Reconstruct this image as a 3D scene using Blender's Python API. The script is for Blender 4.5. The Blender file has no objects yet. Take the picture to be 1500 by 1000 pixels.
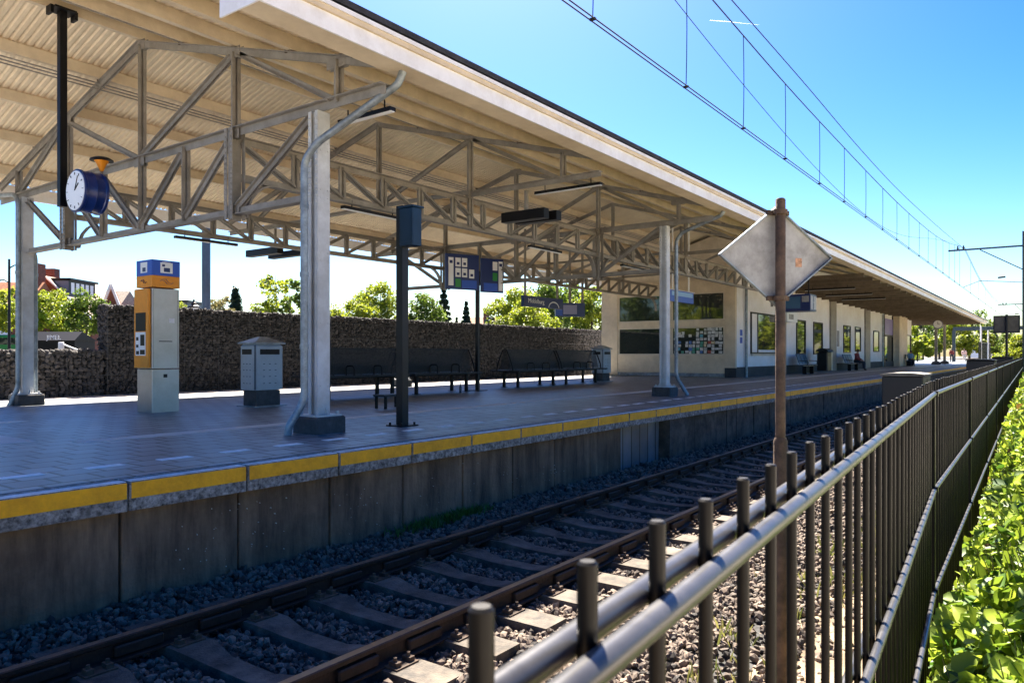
import bpy, math, random
import numpy as np
from mathutils import Vector, Matrix
R = math.radians
C = bpy.context.scene.collection
random.seed(7)
rng = np.random.default_rng(11)

# ------------------------------------------------------------------ camera, sky, sun
sc = bpy.context.scene
YAW = R(36.06)
cam_d = bpy.data.cameras.new('camera'); cam = bpy.data.objects.new('camera', cam_d); C.objects.link(cam)
cam.location = (0, 0, 1.0); cam.rotation_euler = (R(90), 0, YAW - R(90))
cam_d.sensor_width = 36; cam_d.lens = 1093 / 1500 * 36; cam_d.shift_y = 19 / 1500
cam_d.clip_start = 0.05; cam_d.clip_end = 4000
cam_d.dof.use_dof = True; cam_d.dof.focus_distance = 14.0; cam_d.dof.aperture_fstop = 12
sc.camera = cam
sc.cycles.diffuse_bounces = 8; sc.cycles.max_bounces = 14
SUN_EL, SUN_AZ = R(54), R(40.5)      # azimuth from +X towards +Y
world = bpy.data.worlds.new('World'); sc.world = world; world.use_nodes = True
wn = world.node_tree; bg = wn.nodes['Background']
sky = wn.nodes.new('ShaderNodeTexSky'); sky.sky_type = 'NISHITA'; sky.sun_disc = False
sky.sun_elevation = SUN_EL; sky.sun_rotation = R(90) - SUN_AZ
sky.air_density = 1.0; sky.dust_density = 1.0; sky.ozone_density = 3.0
hs = wn.nodes.new('ShaderNodeHueSaturation'); hs.inputs['Saturation'].default_value = 1.27; hs.inputs['Hue'].default_value = .507; hs.inputs['Value'].default_value = .28
gm_ = wn.nodes.new('ShaderNodeGamma'); gm_.inputs[1].default_value = 1.5
wn.links.new(sky.outputs[0], gm_.inputs[0]); wn.links.new(gm_.outputs[0], hs.inputs['Color']); wn.links.new(hs.outputs[0], bg.inputs[0]); bg.inputs[1].default_value = 0.055
sun_d = bpy.data.lights.new('sun', 'SUN'); sun = bpy.data.objects.new('sun', sun_d); C.objects.link(sun)
sun_d.energy = 4.8; sun_d.angle = R(0.5); sun_d.color = (1, .90, .76)
sdir = Vector((math.cos(SUN_EL)*math.cos(SUN_AZ), math.cos(SUN_EL)*math.sin(SUN_AZ), math.sin(SUN_EL)))
sun.rotation_euler = sdir.to_track_quat('Z', 'Y').to_euler(); sun.location = sdir * 50
sc.view_settings.view_transform = 'Standard'; sc.view_settings.look = 'None'
sc.view_settings.exposure = 2.7; sc.view_settings.gamma = 1

# ------------------------------------------------------------------ helpers
CS, SN = math.cos(YAW), math.sin(YAW)
def xat(px, Y):                    # measured column of the photograph -> distance along a lengthwise plane
    u = (px - 750) / 1093
    return Y * (CS + u*SN) / (SN - u*CS)
def polar(px, d):                  # bearing and depth -> ground position
    r = (px - 750) / 1093 * d
    return d*CS + r*SN, d*SN - r*CS

def mat(name, col, rough=.6, metal=0, var=.0, scale=4, bump=0, bscale=30, col2=None, spec=.5, trans=0, emit=None, island=False):
    m = bpy.data.materials.new(name); m.use_nodes = True
    nt = m.node_tree; b = nt.nodes['Principled BSDF']
    b.inputs['Roughness'].default_value = rough; b.inputs['Metallic'].default_value = metal
    b.inputs['Specular IOR Level'].default_value = spec
    c = (*col, 1)
    if var or col2 or island:
        ramp = nt.nodes.new('ShaderNodeValToRGB')
        lo = tuple(max(0, x*(1-var)) for x in col) if col2 is None else col
        hi = tuple(min(1, x*(1+var)) for x in col) if col2 is None else col2
        ramp.color_ramp.elements[0].color = (*lo, 1); ramp.color_ramp.elements[1].color = (*hi, 1)
        if island:
            g = nt.nodes.new('ShaderNodeNewGeometry'); nt.links.new(g.outputs['Random Per Island'], ramp.inputs[0])
        else:
            tc = nt.nodes.new('ShaderNodeNewGeometry'); n = nt.nodes.new('ShaderNodeTexNoise')
            n.inputs['Scale'].default_value = scale; n.inputs['Detail'].default_value = 8; n.inputs['Roughness'].default_value = .65
            ramp.color_ramp.elements[0].position = .32; ramp.color_ramp.elements[1].position = .68
            nt.links.new(tc.outputs['Position'], n.inputs['Vector']); nt.links.new(n.outputs['Fac'], ramp.inputs[0])
        if island: nt.links.new(ramp.outputs[0], b.inputs['Base Color'])
        else:                                            # a second, larger layer of wear and grime
            g2 = nt.nodes.new('ShaderNodeTexNoise'); g2.inputs['Scale'].default_value = scale*.28; g2.inputs['Detail'].default_value = 10; g2.inputs['Roughness'].default_value = .75
            r2 = nt.nodes.new('ShaderNodeValToRGB'); r2.color_ramp.elements[0].position = .38; r2.color_ramp.elements[1].position = .58
            k = max(.5, .97-var*1.5) if col2 is None else .6
            r2.color_ramp.elements[0].color = (k, k*.97, k*.93, 1); r2.color_ramp.elements[1].color = (1.03,1.03,1.03,1)
            mm = nt.nodes.new('ShaderNodeMix'); mm.data_type = 'RGBA'; mm.blend_type = 'MULTIPLY'; mm.inputs[0].default_value = 1
            nt.links.new(tc.outputs['Position'], g2.inputs['Vector']); nt.links.new(g2.outputs['Fac'], r2.inputs[0])
            nt.links.new(ramp.outputs[0], mm.inputs[6]); nt.links.new(r2.outputs[0], mm.inputs[7]); nt.links.new(mm.outputs[2], b.inputs['Base Color'])
            rr = nt.nodes.new('ShaderNodeMapRange'); rr.inputs['To Min'].default_value = max(.05, rough-.10); rr.inputs['To Max'].default_value = min(1, rough+.14)
            nt.links.new(n.outputs['Fac'], rr.inputs['Value']); nt.links.new(rr.outputs[0], b.inputs['Roughness'])
    else:
        b.inputs['Base Color'].default_value = c
    if bump:
        tc2 = nt.nodes.new('ShaderNodeNewGeometry'); n2 = nt.nodes.new('ShaderNodeTexNoise'); n2.inputs['Scale'].default_value = bscale
        n2.inputs['Detail'].default_value = 6
        bp = nt.nodes.new('ShaderNodeBump'); bp.inputs['Strength'].default_value = bump; bp.inputs['Distance'].default_value = .02
        nt.links.new(tc2.outputs['Position'], n2.inputs['Vector']); nt.links.new(n2.outputs['Fac'], bp.inputs['Height']); nt.links.new(bp.outputs[0], b.inputs['Normal'])
    if trans:
        t = nt.nodes.new('ShaderNodeBsdfTranslucent'); mx = nt.nodes.new('ShaderNodeMixShader'); mx.inputs[0].default_value = trans
        if b.inputs['Base Color'].links: nt.links.new(b.inputs['Base Color'].links[0].from_socket, t.inputs[0])
        else: t.inputs[0].default_value = c
        nt.links.new(b.outputs[0], mx.inputs[1]); nt.links.new(t.outputs[0], mx.inputs[2])
        nt.links.new(mx.outputs[0], nt.nodes['Material Output'].inputs[0])
    if emit:
        b.inputs['Emission Color'].default_value = (*emit[0], 1); b.inputs['Emission Strength'].default_value = emit[1]
    return m

def wloc(o):
    v = Vector((0, 0, 0))
    while o: v += o.location; o = o.parent
    return v

class MB:
    def __init__(s): s.v = []; s.f = []
    def add(s, vs, fs):
        n = len(s.v); s.v += [tuple(v) for v in vs]; s.f += [tuple(i+n for i in f) for f in fs]; return s
    def box(s, x0, x1, y0, y1, z0, z1):
        return s.add([(x0,y0,z0),(x1,y0,z0),(x1,y1,z0),(x0,y1,z0),(x0,y0,z1),(x1,y0,z1),(x1,y1,z1),(x0,y1,z1)],
                     [(0,3,2,1),(4,5,6,7),(0,1,5,4),(1,2,6,5),(2,3,7,6),(3,0,4,7)])
    def cbox(s, x0, x1, y0, y1, z0, z1, c=.01):       # box with chamfered vertical and top edges
        def ring(i, z): return [(x0+c+i,y0+i,z),(x1-c-i,y0+i,z),(x1-i,y0+c+i,z),(x1-i,y1-c-i,z),(x1-c-i,y1-i,z),(x0+c+i,y1-i,z),(x0+i,y1-c-i,z),(x0+i,y0+c+i,z)]
        v = ring(0, z0) + ring(0, z1-c) + ring(c*.7, z1)
        f = [tuple(range(7,-1,-1)), tuple(range(16,24))]
        for k in (0, 8):
            for i in range(8): j = (i+1) % 8; f.append((k+i, k+j, k+8+j, k+8+i))
        return s.add(v, f)
    def beam(s, a, b, w, h, up=(0,0,1)):
        a = Vector(a); b = Vector(b); d = (b-a).normalized(); up = Vector(up)
        if abs(d.dot(up)) > .98: up = Vector((1,0,0))
        x = d.cross(up).normalized(); y = x.cross(d).normalized()
        vs = []
        for p in (a, b):
            for sx, sy in ((-1,-1),(1,-1),(1,1),(-1,1)): vs.append(p + x*(sx*w/2) + y*(sy*h/2))
        return s.add(vs, [(0,1,2,3),(7,6,5,4),(0,4,5,1),(1,5,6,2),(2,6,7,3),(3,7,4,0)])
    def tee(s, a, b, w, h, t=.014, up=(0,0,1), flip=1):   # flange + web
        a = Vector(a); b = Vector(b); d = (b-a).normalized(); u = Vector(up)
        if abs(d.dot(u)) > .98: u = Vector((0,1,0))
        x = d.cross(u).normalized(); y = x.cross(d).normalized()*flip
        s.beam(a+y*(h/2-t/2), b+y*(h/2-t/2), w, t, up); s.beam(a-y*(t/2), b-y*(t/2), t, h-t, up)
        return s
    def tube(s, pts, r, n=10, caps=True):
        pts = [Vector(p) for p in pts]; k = len(pts); rs = r if isinstance(r, (list, tuple)) else [r]*k
        vs = []; prev = None
        for i, p in enumerate(pts):
            d = (pts[min(i+1,k-1)] - pts[max(i-1,0)]).normalized()
            if prev is None:
                up = Vector((0,0,1)) if abs(d.z) < .9 else Vector((1,0,0)); x = d.cross(up).normalized()
            else: x = (prev - d*prev.dot(d)).normalized()
            prev = x; y = d.cross(x)
            for j in range(n):
                a = 2*math.pi*j/n; vs.append(p + (x*math.cos(a)+y*math.sin(a))*rs[i])
        fs = []
        for i in range(k-1):
            for j in range(n):
                j2 = (j+1) % n; fs.append((i*n+j, i*n+j2, (i+1)*n+j2, (i+1)*n+j))
        if caps: fs.append(tuple(range(n-1,-1,-1))); fs.append(tuple((k-1)*n+j for j in range(n)))
        return s.add(vs, fs)
    def lathe(s, cx, cy, prof, n=16, axis='z'):            # prof: (radius, height)
        pts = []
        for r, z in prof:
            for j in range(n):
                a = 2*math.pi*j/n; p = (r*math.cos(a), r*math.sin(a), z)
                pts.append(p)
        if axis == 'z': pts = [(cx+p[0], cy+p[1], p[2]) for p in pts]
        fs = []
        for i in range(len(prof)-1):
            for j in range(n):
                j2 = (j+1) % n; fs.append((i*n+j, i*n+j2, (i+1)*n+j2, (i+1)*n+j))
        fs.append(tuple(range(n-1,-1,-1))); fs.append(tuple((len(prof)-1)*n+j for j in range(n)))
        return s.add(pts, fs)
    def prism(s, poly, axis, a0, a1):                      # 2-D outline extruded along an axis
        n = len(poly)
        def P(p, a): return {'x': (a, p[0], p[1]), 'y': (p[0], a, p[1]), 'z': (p[0], p[1], a)}[axis]
        vs = [P(p, a0) for p in poly] + [P(p, a1) for p in poly]
        return s.add(vs, [tuple(range(n-1,-1,-1)), tuple(range(n,2*n))] + [(i,(i+1)%n,n+(i+1)%n,n+i) for i in range(n)])
    def build(s, name, m, parent=None, smooth=False):
        me = bpy.data.meshes.new(name)
        off = wloc(parent) if parent else Vector((0,0,0))
        me.from_pydata([(v[0]-off.x, v[1]-off.y, v[2]-off.z) for v in s.v], [], s.f); me.update()
        me.materials.append(m)
        if smooth: me.polygons.foreach_set('use_smooth', [True]*len(me.polygons)); me.set_sharp_from_angle(angle=R(40))
        o = bpy.data.objects.new(name, me); C.objects.link(o)
        if parent: o.parent = parent
        return o

def npmesh(name, V, F, m, parent=None, smooth=False):       # numpy verts and equal-sized faces
    me = bpy.data.meshes.new(name); off = wloc(parent) if parent else Vector((0,0,0))
    V = np.asarray(V, dtype=np.float32) - np.array(off, dtype=np.float32); F = np.asarray(F, dtype=np.int32)
    k = F.shape[1]
    me.vertices.add(len(V)); me.vertices.foreach_set('co', V.ravel())
    me.loops.add(F.size); me.loops.foreach_set('vertex_index', F.ravel())
    me.polygons.add(len(F)); me.polygons.foreach_set('loop_start', np.arange(len(F), dtype=np.int32)*k)
    me.polygons.foreach_set('use_smooth', np.full(len(F), smooth)); me.update(calc_edges=True); me.validate()
    me.materials.append(m)
    o = bpy.data.objects.new(name, me); C.objects.link(o)
    if parent: o.parent = parent
    return o

def tag(o, label=None, cat=None, group=None, kind=None):
    if label: o['label'] = label
    if cat: o['category'] = cat
    if group: o['group'] = group
    if kind: o['kind'] = kind
    return o
def thing(name, loc, label, cat, group=None, rz=0):
    o = bpy.data.objects.new(name, None); C.objects.link(o); o.location = loc; o.rotation_euler = (0,0,rz); o.empty_display_size = .2
    return tag(o, label, cat, group)
def struct(o, kind='structure'): o['kind'] = kind; return o
def dup(root, loc, label=None, rz=None, scale=None, group=None):
    def cp(o, p):
        c = o.copy(); C.objects.link(c); c.parent = p
        for ch in list(o.children): cp(ch, c)
        return c
    r = cp(root, None); r.location = loc
    if rz is not None: r.rotation_euler = (0,0,rz)
    if scale is not None: r.scale = scale if hasattr(scale, '__len__') else (scale,)*3
    if label: r['label'] = label
    if group: r['group'] = group
    return r

def text(body, size, m, parent, loc, rot, name='lettering', sx=1, thick=.002, align='CENTER'):
    cu = bpy.data.curves.new(name, 'FONT'); cu.body = body; cu.size = size; cu.extrude = thick; cu.align_x = align; cu.align_y = 'CENTER'
    to = bpy.data.objects.new('tmp', cu); C.objects.link(to)
    dg = bpy.context.evaluated_depsgraph_get(); me = bpy.data.meshes.new_from_object(to.evaluated_get(dg))
    bpy.data.objects.remove(to)
    me.materials.clear(); me.materials.append(m)
    o = bpy.data.objects.new(name, me); C.objects.link(o)
    off = wloc(parent); o.parent = parent
    M = Matrix.Translation(Vector(loc) - off) @ rot.to_4x4() @ Matrix.Diagonal((sx, 1, 1, 1))
    me.transform(M)
    return o
ROT_NX = Matrix(((0,0,-1),(-1,0,0),(0,1,0)))     # text readable on a face looking towards -X
ROT_NY = Matrix(((1,0,0),(0,0,-1),(0,1,0)))      # text readable on a face looking towards -Y

def rocks(name, P, S, m, parent=None, flat=.75):             # many angular stones as one mesh
    ico_v = []; ph = (1+5**.5)/2
    for a in (-1,1):
        for b in (-ph,ph): ico_v += [(0,a,b),(a,b,0),(b,0,a)]
    ico_v = np.array(ico_v)/np.linalg.norm([1,ph])
    from itertools import combinations
    d = lambda i,j: np.linalg.norm(ico_v[i]-ico_v[j]); L = 2/np.linalg.norm([1,ph])
    fs = []
    for i,j,k in combinations(range(12),3):
        if abs(d(i,j)-L)<.01 and abs(d(j,k)-L)<.01 and abs(d(i,k)-L)<.01:
            nrm = np.cross(ico_v[j]-ico_v[i], ico_v[k]-ico_v[i]); fs.append((i,j,k) if nrm@ico_v[i]>0 else (i,k,j))
    F0 = np.array(fs); N = len(P)
    tmpl = [ico_v*(1+rng.uniform(-.32,.28,(12,1)))*np.array([1.15,.9,flat]) for _ in range(12)]
    T = np.array(tmpl)[rng.integers(0,12,N)]
    q = rng.normal(size=(N,4)); q /= np.linalg.norm(q,axis=1)[:,None]
    w,x,y,z = q.T
    Rm = np.stack([1-2*(y*y+z*z),2*(x*y-z*w),2*(x*z+y*w),2*(x*y+z*w),1-2*(x*x+z*z),2*(y*z-x*w),2*(x*z-y*w),2*(y*z+x*w),1-2*(x*x+y*y)],1).reshape(N,3,3)
    V = np.einsum('nij,nkj->nki', Rm, T)*np.asarray(S)[:,None,None] + np.asarray(P)[:,None,:]
    F = (F0[None]+12*np.arange(N)[:,None,None]).reshape(-1,3)
    return npmesh(name, V.reshape(-1,3), F, m, parent)

# ------------------------------------------------------------------ materials
M = {}
M['steel'] = mat('cream_grey_paint', (.28,.26,.23), .5, var=.14, scale=6, bump=.15, bscale=60)
M['steel_white'] = mat('column_paint', (.58,.60,.61), .42, var=.10, scale=5, bump=.12, bscale=40)
M['cream'] = mat('cream_paint', (.70,.59,.43), .6, var=.08, scale=3)
M['deck'] = mat('cream_sheet', (.80,.68,.50), .5, var=.07, scale=2)
M['white'] = mat('white_paint', (.86,.86,.87), .45, var=.05, scale=5)
M['roofing'] = mat('dark_roofing', (.035,.035,.04), .8, var=.4, scale=8, bump=.5)
M['concrete'] = mat('concrete', (.22,.21,.19), .85, var=.35, scale=5, bump=.4, bscale=50)
M['conc_dark'] = mat('dark_concrete', (.075,.075,.078), .8, var=.25, scale=10, bump=.3)
M['black'] = mat('black_paint', (.004,.004,.005), .45, spec=.25)
M['post'] = mat('anthracite_paint', (.007,.008,.010), .4, var=.2, spec=.35)
M['bluegrey'] = mat('blue_grey_cabinet', (.008,.03,.065), .35, var=.1, spec=.35)
M['navy'] = mat('navy_enamel', (.006,.022,.13), .3)
M['blue'] = mat('blue_enamel', (.012,.08,.50), .3)
M['yellow'] = mat('orange_yellow_enamel', (.85,.30,.006), .4, var=.08)
M['steelbrush'] = mat('brushed_steel', (.50,.49,.46), .38, metal=.75, var=.08, scale=3)
M['galv'] = mat('galvanised_pipe', (.30,.35,.39), .4, metal=.35, var=.25, scale=9)
M['bingrey'] = mat('bin_enamel', (.35,.42,.48), .4, var=.06, scale=4)
M['rust'] = mat('rusty_steel', (.115,.07,.042), .75, var=.45, scale=14, bump=.3)
M['signback'] = mat('weathered_aluminium', (.38,.375,.37), .6, metal=.2, var=.2, scale=9)
M['pale'] = mat('pale_enamel', (.86,.87,.89), .35)
M['glass'] = mat('dark_window_glass', (.025,.033,.03), .03, spec=1.0)
M['wallp'] = mat('white_render', (.88,.88,.88), .8, var=.03, scale=2, bump=.1)
M['beige'] = mat('beige_frame_paint', (.66,.58,.46), .55, var=.08)
M['plinth'] = mat('dark_plinth', (.04,.045,.05), .7, var=.2)
M['rail'] = mat('rusty_rail', (.035,.018,.012), .6, metal=.3, var=.4, scale=12, bump=.3)
M['railtop'] = mat('polished_rail_head', (.35,.33,.32), .28, metal=.9)
M['sleeper'] = mat('sleeper_concrete', (.025,.022,.02), .85, col2=(.19,.155,.12), scale=4.5, bump=.5, bscale=60)
M['wire'] = mat('copper_wire', (.006,.007,.009), .7)
M['mast'] = mat('mast_paint', (.05,.07,.08), .5)
M['fence'] = mat('dark_brown_coating', (.005,.0042,.0038), .4, var=.25, scale=20, spec=.2)
M['fencerail'] = mat('grey_coated_tube', (.06,.06,.065), .32, metal=.2, var=.2, scale=15)
M['brick'] = mat('red_brick', (.23,.08,.045), .8, var=.3, scale=12)
M['tile'] = mat('orange_roof_tile', (.42,.16,.07), .75, var=.3, scale=10)
M['bark'] = mat('bark', (.10,.075,.05), .9, var=.35, scale=12)
M['green'] = mat('green_enamel', (.02,.26,.05), .4)
def leafm(n, a, b, t=.35): return mat(n, a, .5, col2=b, island=True, trans=t)
M['leaf_bright'] = leafm('sunny_leaf', (.12,.18,.015), (.38,.42,.03), .5)
M['leaf_mid'] = leafm('green_leaf', (.05,.10,.015), (.20,.28,.03), .45)
M['leaf_dark'] = leafm('conifer_leaf', (.012,.035,.018), (.035,.07,.035), .15)
M['leaf_pale'] = leafm('pale_leaf', (.16,.16,.05), (.36,.30,.12))
M['leaf_ivy'] = leafm('ground_leaf', (.05,.13,.012), (.39,.49,.045), .40)
_r = [n for n in M['leaf_ivy'].node_tree.nodes if n.type == 'VALTORGB'][0].color_ramp
_e = _r.elements.new(.05); _e.color = (.04,.11,.012,1); _r.elements[0].color = (.20,.11,.03,1)
M['grass'] = leafm('grass_blade', (.10,.14,.03), (.35,.32,.10), .3)
M['skin'] = mat('skin', (.45,.28,.2), .6)
# ------------------------------------------------------------------ ground and platform
gm = mat('sandy_soil', (.27,.20,.13), .95, var=.35, scale=3, bump=.6, bscale=25)
mb = MB()
gx = [-40,-5,0,2,4,6,8,12,20,40,100,250,900]; gy = [(-400,-1.0),(-30,-.6),(-4,-.45),(-.5,-.60),(.15,-.85),(.8,-1.02),(1.6,-1.10),(2.6,-1.13),(6.5,-1.13),(400,-1.13)]
n = len(gy); vs = [(x,y,z) for x in gx for y,z in gy]; fs = [(i*n+j,(i+1)*n+j,(i+1)*n+j+1,i*n+j+1) for i in range(len(gx)-1) for j in range(n-1)]
mb.add(vs, fs); struct(mb.build('ground', gm))
struct(MB().box(-40,300,-9,-2.2,-.62,-.38).build('bounce_slab', mat('pale_bounce', (.62,.58,.50), .9, var=.1, scale=2)))  # added unseen behind the camera to bounce sunlight onto shaded wall and kerb
# street level behind the platform
asph = mat('street_paving', (.09,.085,.08), .9, var=.2, scale=2)
struct(MB().box(-60,400,19.4,500,-1.12,-.10).build('street', asph))

def paving():
    m = bpy.data.materials.new('grey_paving'); m.use_nodes = True; nt = m.node_tree; b = nt.nodes['Principled BSDF']
    tc = nt.nodes.new('ShaderNodeTexCoord'); br = nt.nodes.new('ShaderNodeTexBrick')
    br.inputs['Scale'].default_value = 1; br.inputs['Brick Width'].default_value = .33; br.inputs['Row Height'].default_value = .33
    br.inputs['Mortar Size'].default_value = .018; br.inputs['Mortar Smooth'].default_value = .2; br.offset = .5
    br.inputs['Color1'].default_value = (.14,.165,.185,1); br.inputs['Color2'].default_value = (.26,.295,.325,1); br.inputs['Mortar'].default_value = (.004,.004,.005,1)
    n = nt.nodes.new('ShaderNodeTexNoise'); n.inputs['Scale'].default_value = .9; n.inputs['Detail'].default_value = 8; n.inputs['Roughness'].default_value = .7
    mx = nt.nodes.new('ShaderNodeMix'); mx.data_type = 'RGBA'; mx.blend_type = 'MULTIPLY'; mx.inputs[0].default_value = .7
    rp = nt.nodes.new('ShaderNodeValToRGB'); rp.color_ramp.elements[0].position = .3; rp.color_ramp.elements[1].position = .75
    rp.color_ramp.elements[0].color = (.42,.42,.42,1); rp.color_ramp.elements[1].color = (1.3,1.3,1.3,1)
    L = nt.links.new
    L(tc.outputs['Object'], br.inputs['Vector']); L(tc.outputs['Object'], n.inputs['Vector']); L(n.outputs['Fac'], rp.inputs[0])
    L(br.outputs['Color'], mx.inputs[6]); L(rp.outputs[0], mx.inputs[7]); L(mx.outputs[2], b.inputs['Base Color'])
    bp = nt.nodes.new('ShaderNodeBump'); bp.inputs['Strength'].default_value = .6; bp.inputs['Distance'].default_value = .006; bp.invert = True
    L(br.outputs['Fac'], bp.inputs['Height']); L(bp.outputs[0], b.inputs['Normal'])
    b.inputs['Roughness'].default_value = .42; b.inputs['Specular IOR Level'].default_value = .6
    return m
PAV = paving()
struct(MB().box(-12,170,6.13,19.2,-1.12,0).build('platform', PAV))
mark = mat('white_marking', (.93,.93,.93), .6, var=.04, scale=10)
mb = MB()
for k in range(-4, 150):
    x = 3.25 + .66*k
    mb.box(x-.17, x+.15, 6.80, 6.92, 0, .004)
struct(mb.build('edge_marking', mark))
tac = mat('tactile_slab', (.66,.66,.64), .7, var=.08, scale=6, bump=.4, bscale=40)
mb = MB(); mb.box(3.95,110,8.82,9.12,0,.005); struct(mb.build('guidance_line', tac))
mb = MB(); mb.box(-6,3.72,9.45,12.0,0,.005); mb.box(-6,4.75,12.35,12.65,0,.005); struct(mb.build('guidance_field', tac))
pale = mat('pale_edge_slab', (.55,.52,.48), .8, var=.12, scale=3)
struct(MB().box(-12,120,17.35,18.75,0,.005).build('paved_strip', pale))

# kerb stones
ym = mat('yellow_edge_paint', (.95,.43,.004), .55, var=.12, scale=9, bump=.2)
km = mat('stained_kerb_concrete', (.04,.038,.035), .85, col2=(.48,.46,.43), scale=26, bump=.4)
kt = mat('kerb_top', (.75,.76,.78), .6, var=.2, scale=12)
edge = thing('platform_edge', (2.957,5.86,0), 'long platform edge of concrete kerb stones painted yellow', 'platform edge')
st = MB().cbox(.006,1.054,0,.24,-.225,.003,.012).build('kerb_stone', km)
st.location = (2.957,5.86,0)
yb = MB().box(.018,1.042,-.003,.001,-.128,-.004).build('yellow_band', ym)
tb = MB().box(.018,1.042,.012,.115,.003,.006).build('top_strip', kt)
stones = []
for k in range(-6, 92):
    if k == -6: s0, a, b = st, yb, tb
    else: s0, a, b = st.copy(), yb.copy(), tb.copy(); [C.objects.link(q) for q in (s0, a, b)]
    s0.parent = edge; s0.location = (k*1.06, 0, 0); a.parent = s0; b.parent = s0; a.location = b.location = (0,0,0)
mb = MB().box(2.957+92*1.06,170,5.86,6.11,-.225,.003); o = mb.build('kerb_run', km, edge)
# platform wall panels
wm = mat('stained_wall_concrete', (.075,.05,.033), .85, col2=(.30,.205,.13), scale=2.2, bump=.5, bscale=35)
nt = wm.node_tree; tcn = [n for n in nt.nodes if n.type == 'NEW_GEOMETRY'][0]; nz = [n for n in nt.nodes if n.type == 'TEX_NOISE'][0]
mp = nt.nodes.new('ShaderNodeMapping'); mp.inputs['Scale'].default_value = (3.2,1,.45); nt.links.new(tcn.outputs['Position'], mp.inputs[0]); nt.links.new(mp.outputs[0], nz.inputs['Vector'])
wm2 = mat('grey_wall_concrete', (.03,.025,.02), .85, col2=(.18,.15,.115), scale=3, bump=.5, bscale=35)
wall = thing('platform_wall', (6,6.1,-1), 'stained concrete retaining wall of panels under the yellow platform edge', 'retaining wall')
X = -3.4
while X < 11.1:
    MB().cbox(X+.011, X+1.049, 6.0+random.uniform(0,.02), 6.16, -1.2, -.226, .006).build('wall_panel', wm, wall); X += 1.06
MB().box(11.15,13.2,6.5,6.6,-1.2,-.01).build('recess_panel', wm2, wall)
MB().prism([(13.15,-1.2),(13.9,-1.2),(13.9,-.226),(13.2,-.226)], 'y', 5.9, 6.3).build('wall_pier', wm2, wall)
X = 13.95
while X < 90:
    w = .62 if X < 20 else 1.24 if X < 40 else 3
    MB().box(X+.01, X+w-.012, 5.97+random.uniform(0,.02), 6.2, -1.2, -.226).build('wall_panel', wm2, wall); X += w
MB().box(90,170,6.0,6.2,-1.2,-.226).build('wall_panel', wm2, wall)

mb = MB()
for k in range(90):
    cx_ = random.choice((3.6,3.9,4.3,5.4,5.7,6.6,7.4,8.2,9.3))+random.gauss(0,.16); cz_ = random.uniform(-.9,-.35); rr_ = random.uniform(.0015,.006)
    mb.tube([(cx_,5.996,cz_),(cx_,6.02,cz_)], rr_, 5)
o = mb.build('lichen_spots', mat('lichen', (.5,.5,.44), .9), wall); o['kind'] = 'stuff'
# ------------------------------------------------------------------ track
track = thing('railway_track', (3,4.23,-1), 'rusty single railway track on concrete sleepers beside the platform', 'railway track')
prof = [(-.07,-.15),(.07,-.15),(.07,-.138),(.012,-.122),(.01,-.045),(.036,-.03),(.036,-.005),(.028,0),(-.028,0),(-.036,-.005),(-.036,-.03),(-.01,-.045),(-.012,-.122),(-.07,-.138)]
RY = (3.50, 4.96)
for ry in RY:
    rail = MB().prism([(ry+p[0], -.84+p[1]) for p in prof], 'x', -8, 300).build('rail', M['rail'], track)
    MB().box(-8,300,ry-.026,ry+.026,-.84,-.838).build('running_surface', M['railtop'], rail)
    for k in range(0, 42):
        x = 1.05 + k*.6
        MB().cbox(x+.14, x+.47, ry-.05, ry+.05, -.955, -.89, .01).build('rail_damper', M['rail'], rail)
def sleeper(mb, x):
    P = [(2.98,.155,-.985),(3.25,.155,-.985),(3.75,.15,-.985),(4.0,.10,-1.02),(4.46,.10,-1.02),(4.71,.15,-.985),(5.21,.155,-.985),(5.48,.155,-.985)]
    vs = []
    for y,w,z in P: vs += [(x-w,y,-1.2),(x+w,y,-1.2),(x+w*.88,y,z),(x-w*.88,y,z)]
    fs = [(0,1,2,3),(31,30,29,28)]
    for i in range(7):
        for j in range(4): j2=(j+1)%4; fs.append((i*4+j,(i+1)*4+j,(i+1)*4+j2,i*4+j2))
    mb.add(vs, fs)
mb = MB(); sleeper(mb, 0); sl = mb.build('sleeper', M['sleeper']); 
mb = MB()
for ry in RY[:1]:
    mb.box(-.10,.10,ry-.17,ry+.17,-.986,-.974)
    for sx in (-.06,.06):
        for sy in (-.115,.115):
            mb.box(sx-.022,sx+.022,ry+sy-.035,ry+sy+.035,-.976,-.945); mb.tube([(sx,ry+sy,-.95),(sx,ry+sy,-.92)],.013,6)
cl = mb.build('rail_fastening', M['rust'])
for k in range(100):
    a, b = (sl, cl) if k == 0 else (sl.copy(), cl.copy())
    if k: C.objects.link(a); C.objects.link(b)
    b.parent = a; b2 = b.copy(); C.objects.link(b2); b2.location = (0, RY[1]-RY[0], 0); a.parent = track; a.location = (1.05 + .6*k - 3, -4.23, 1)
mb = MB()
for k in range(100, 420): mb.box(1.05+.6*k-.14, 1.05+.6*k+.14, 2.98, 5.48, -1.2, -.985)
o = mb.build('sleepers', M['sleeper'], track); o['kind'] = 'stuff'

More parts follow.
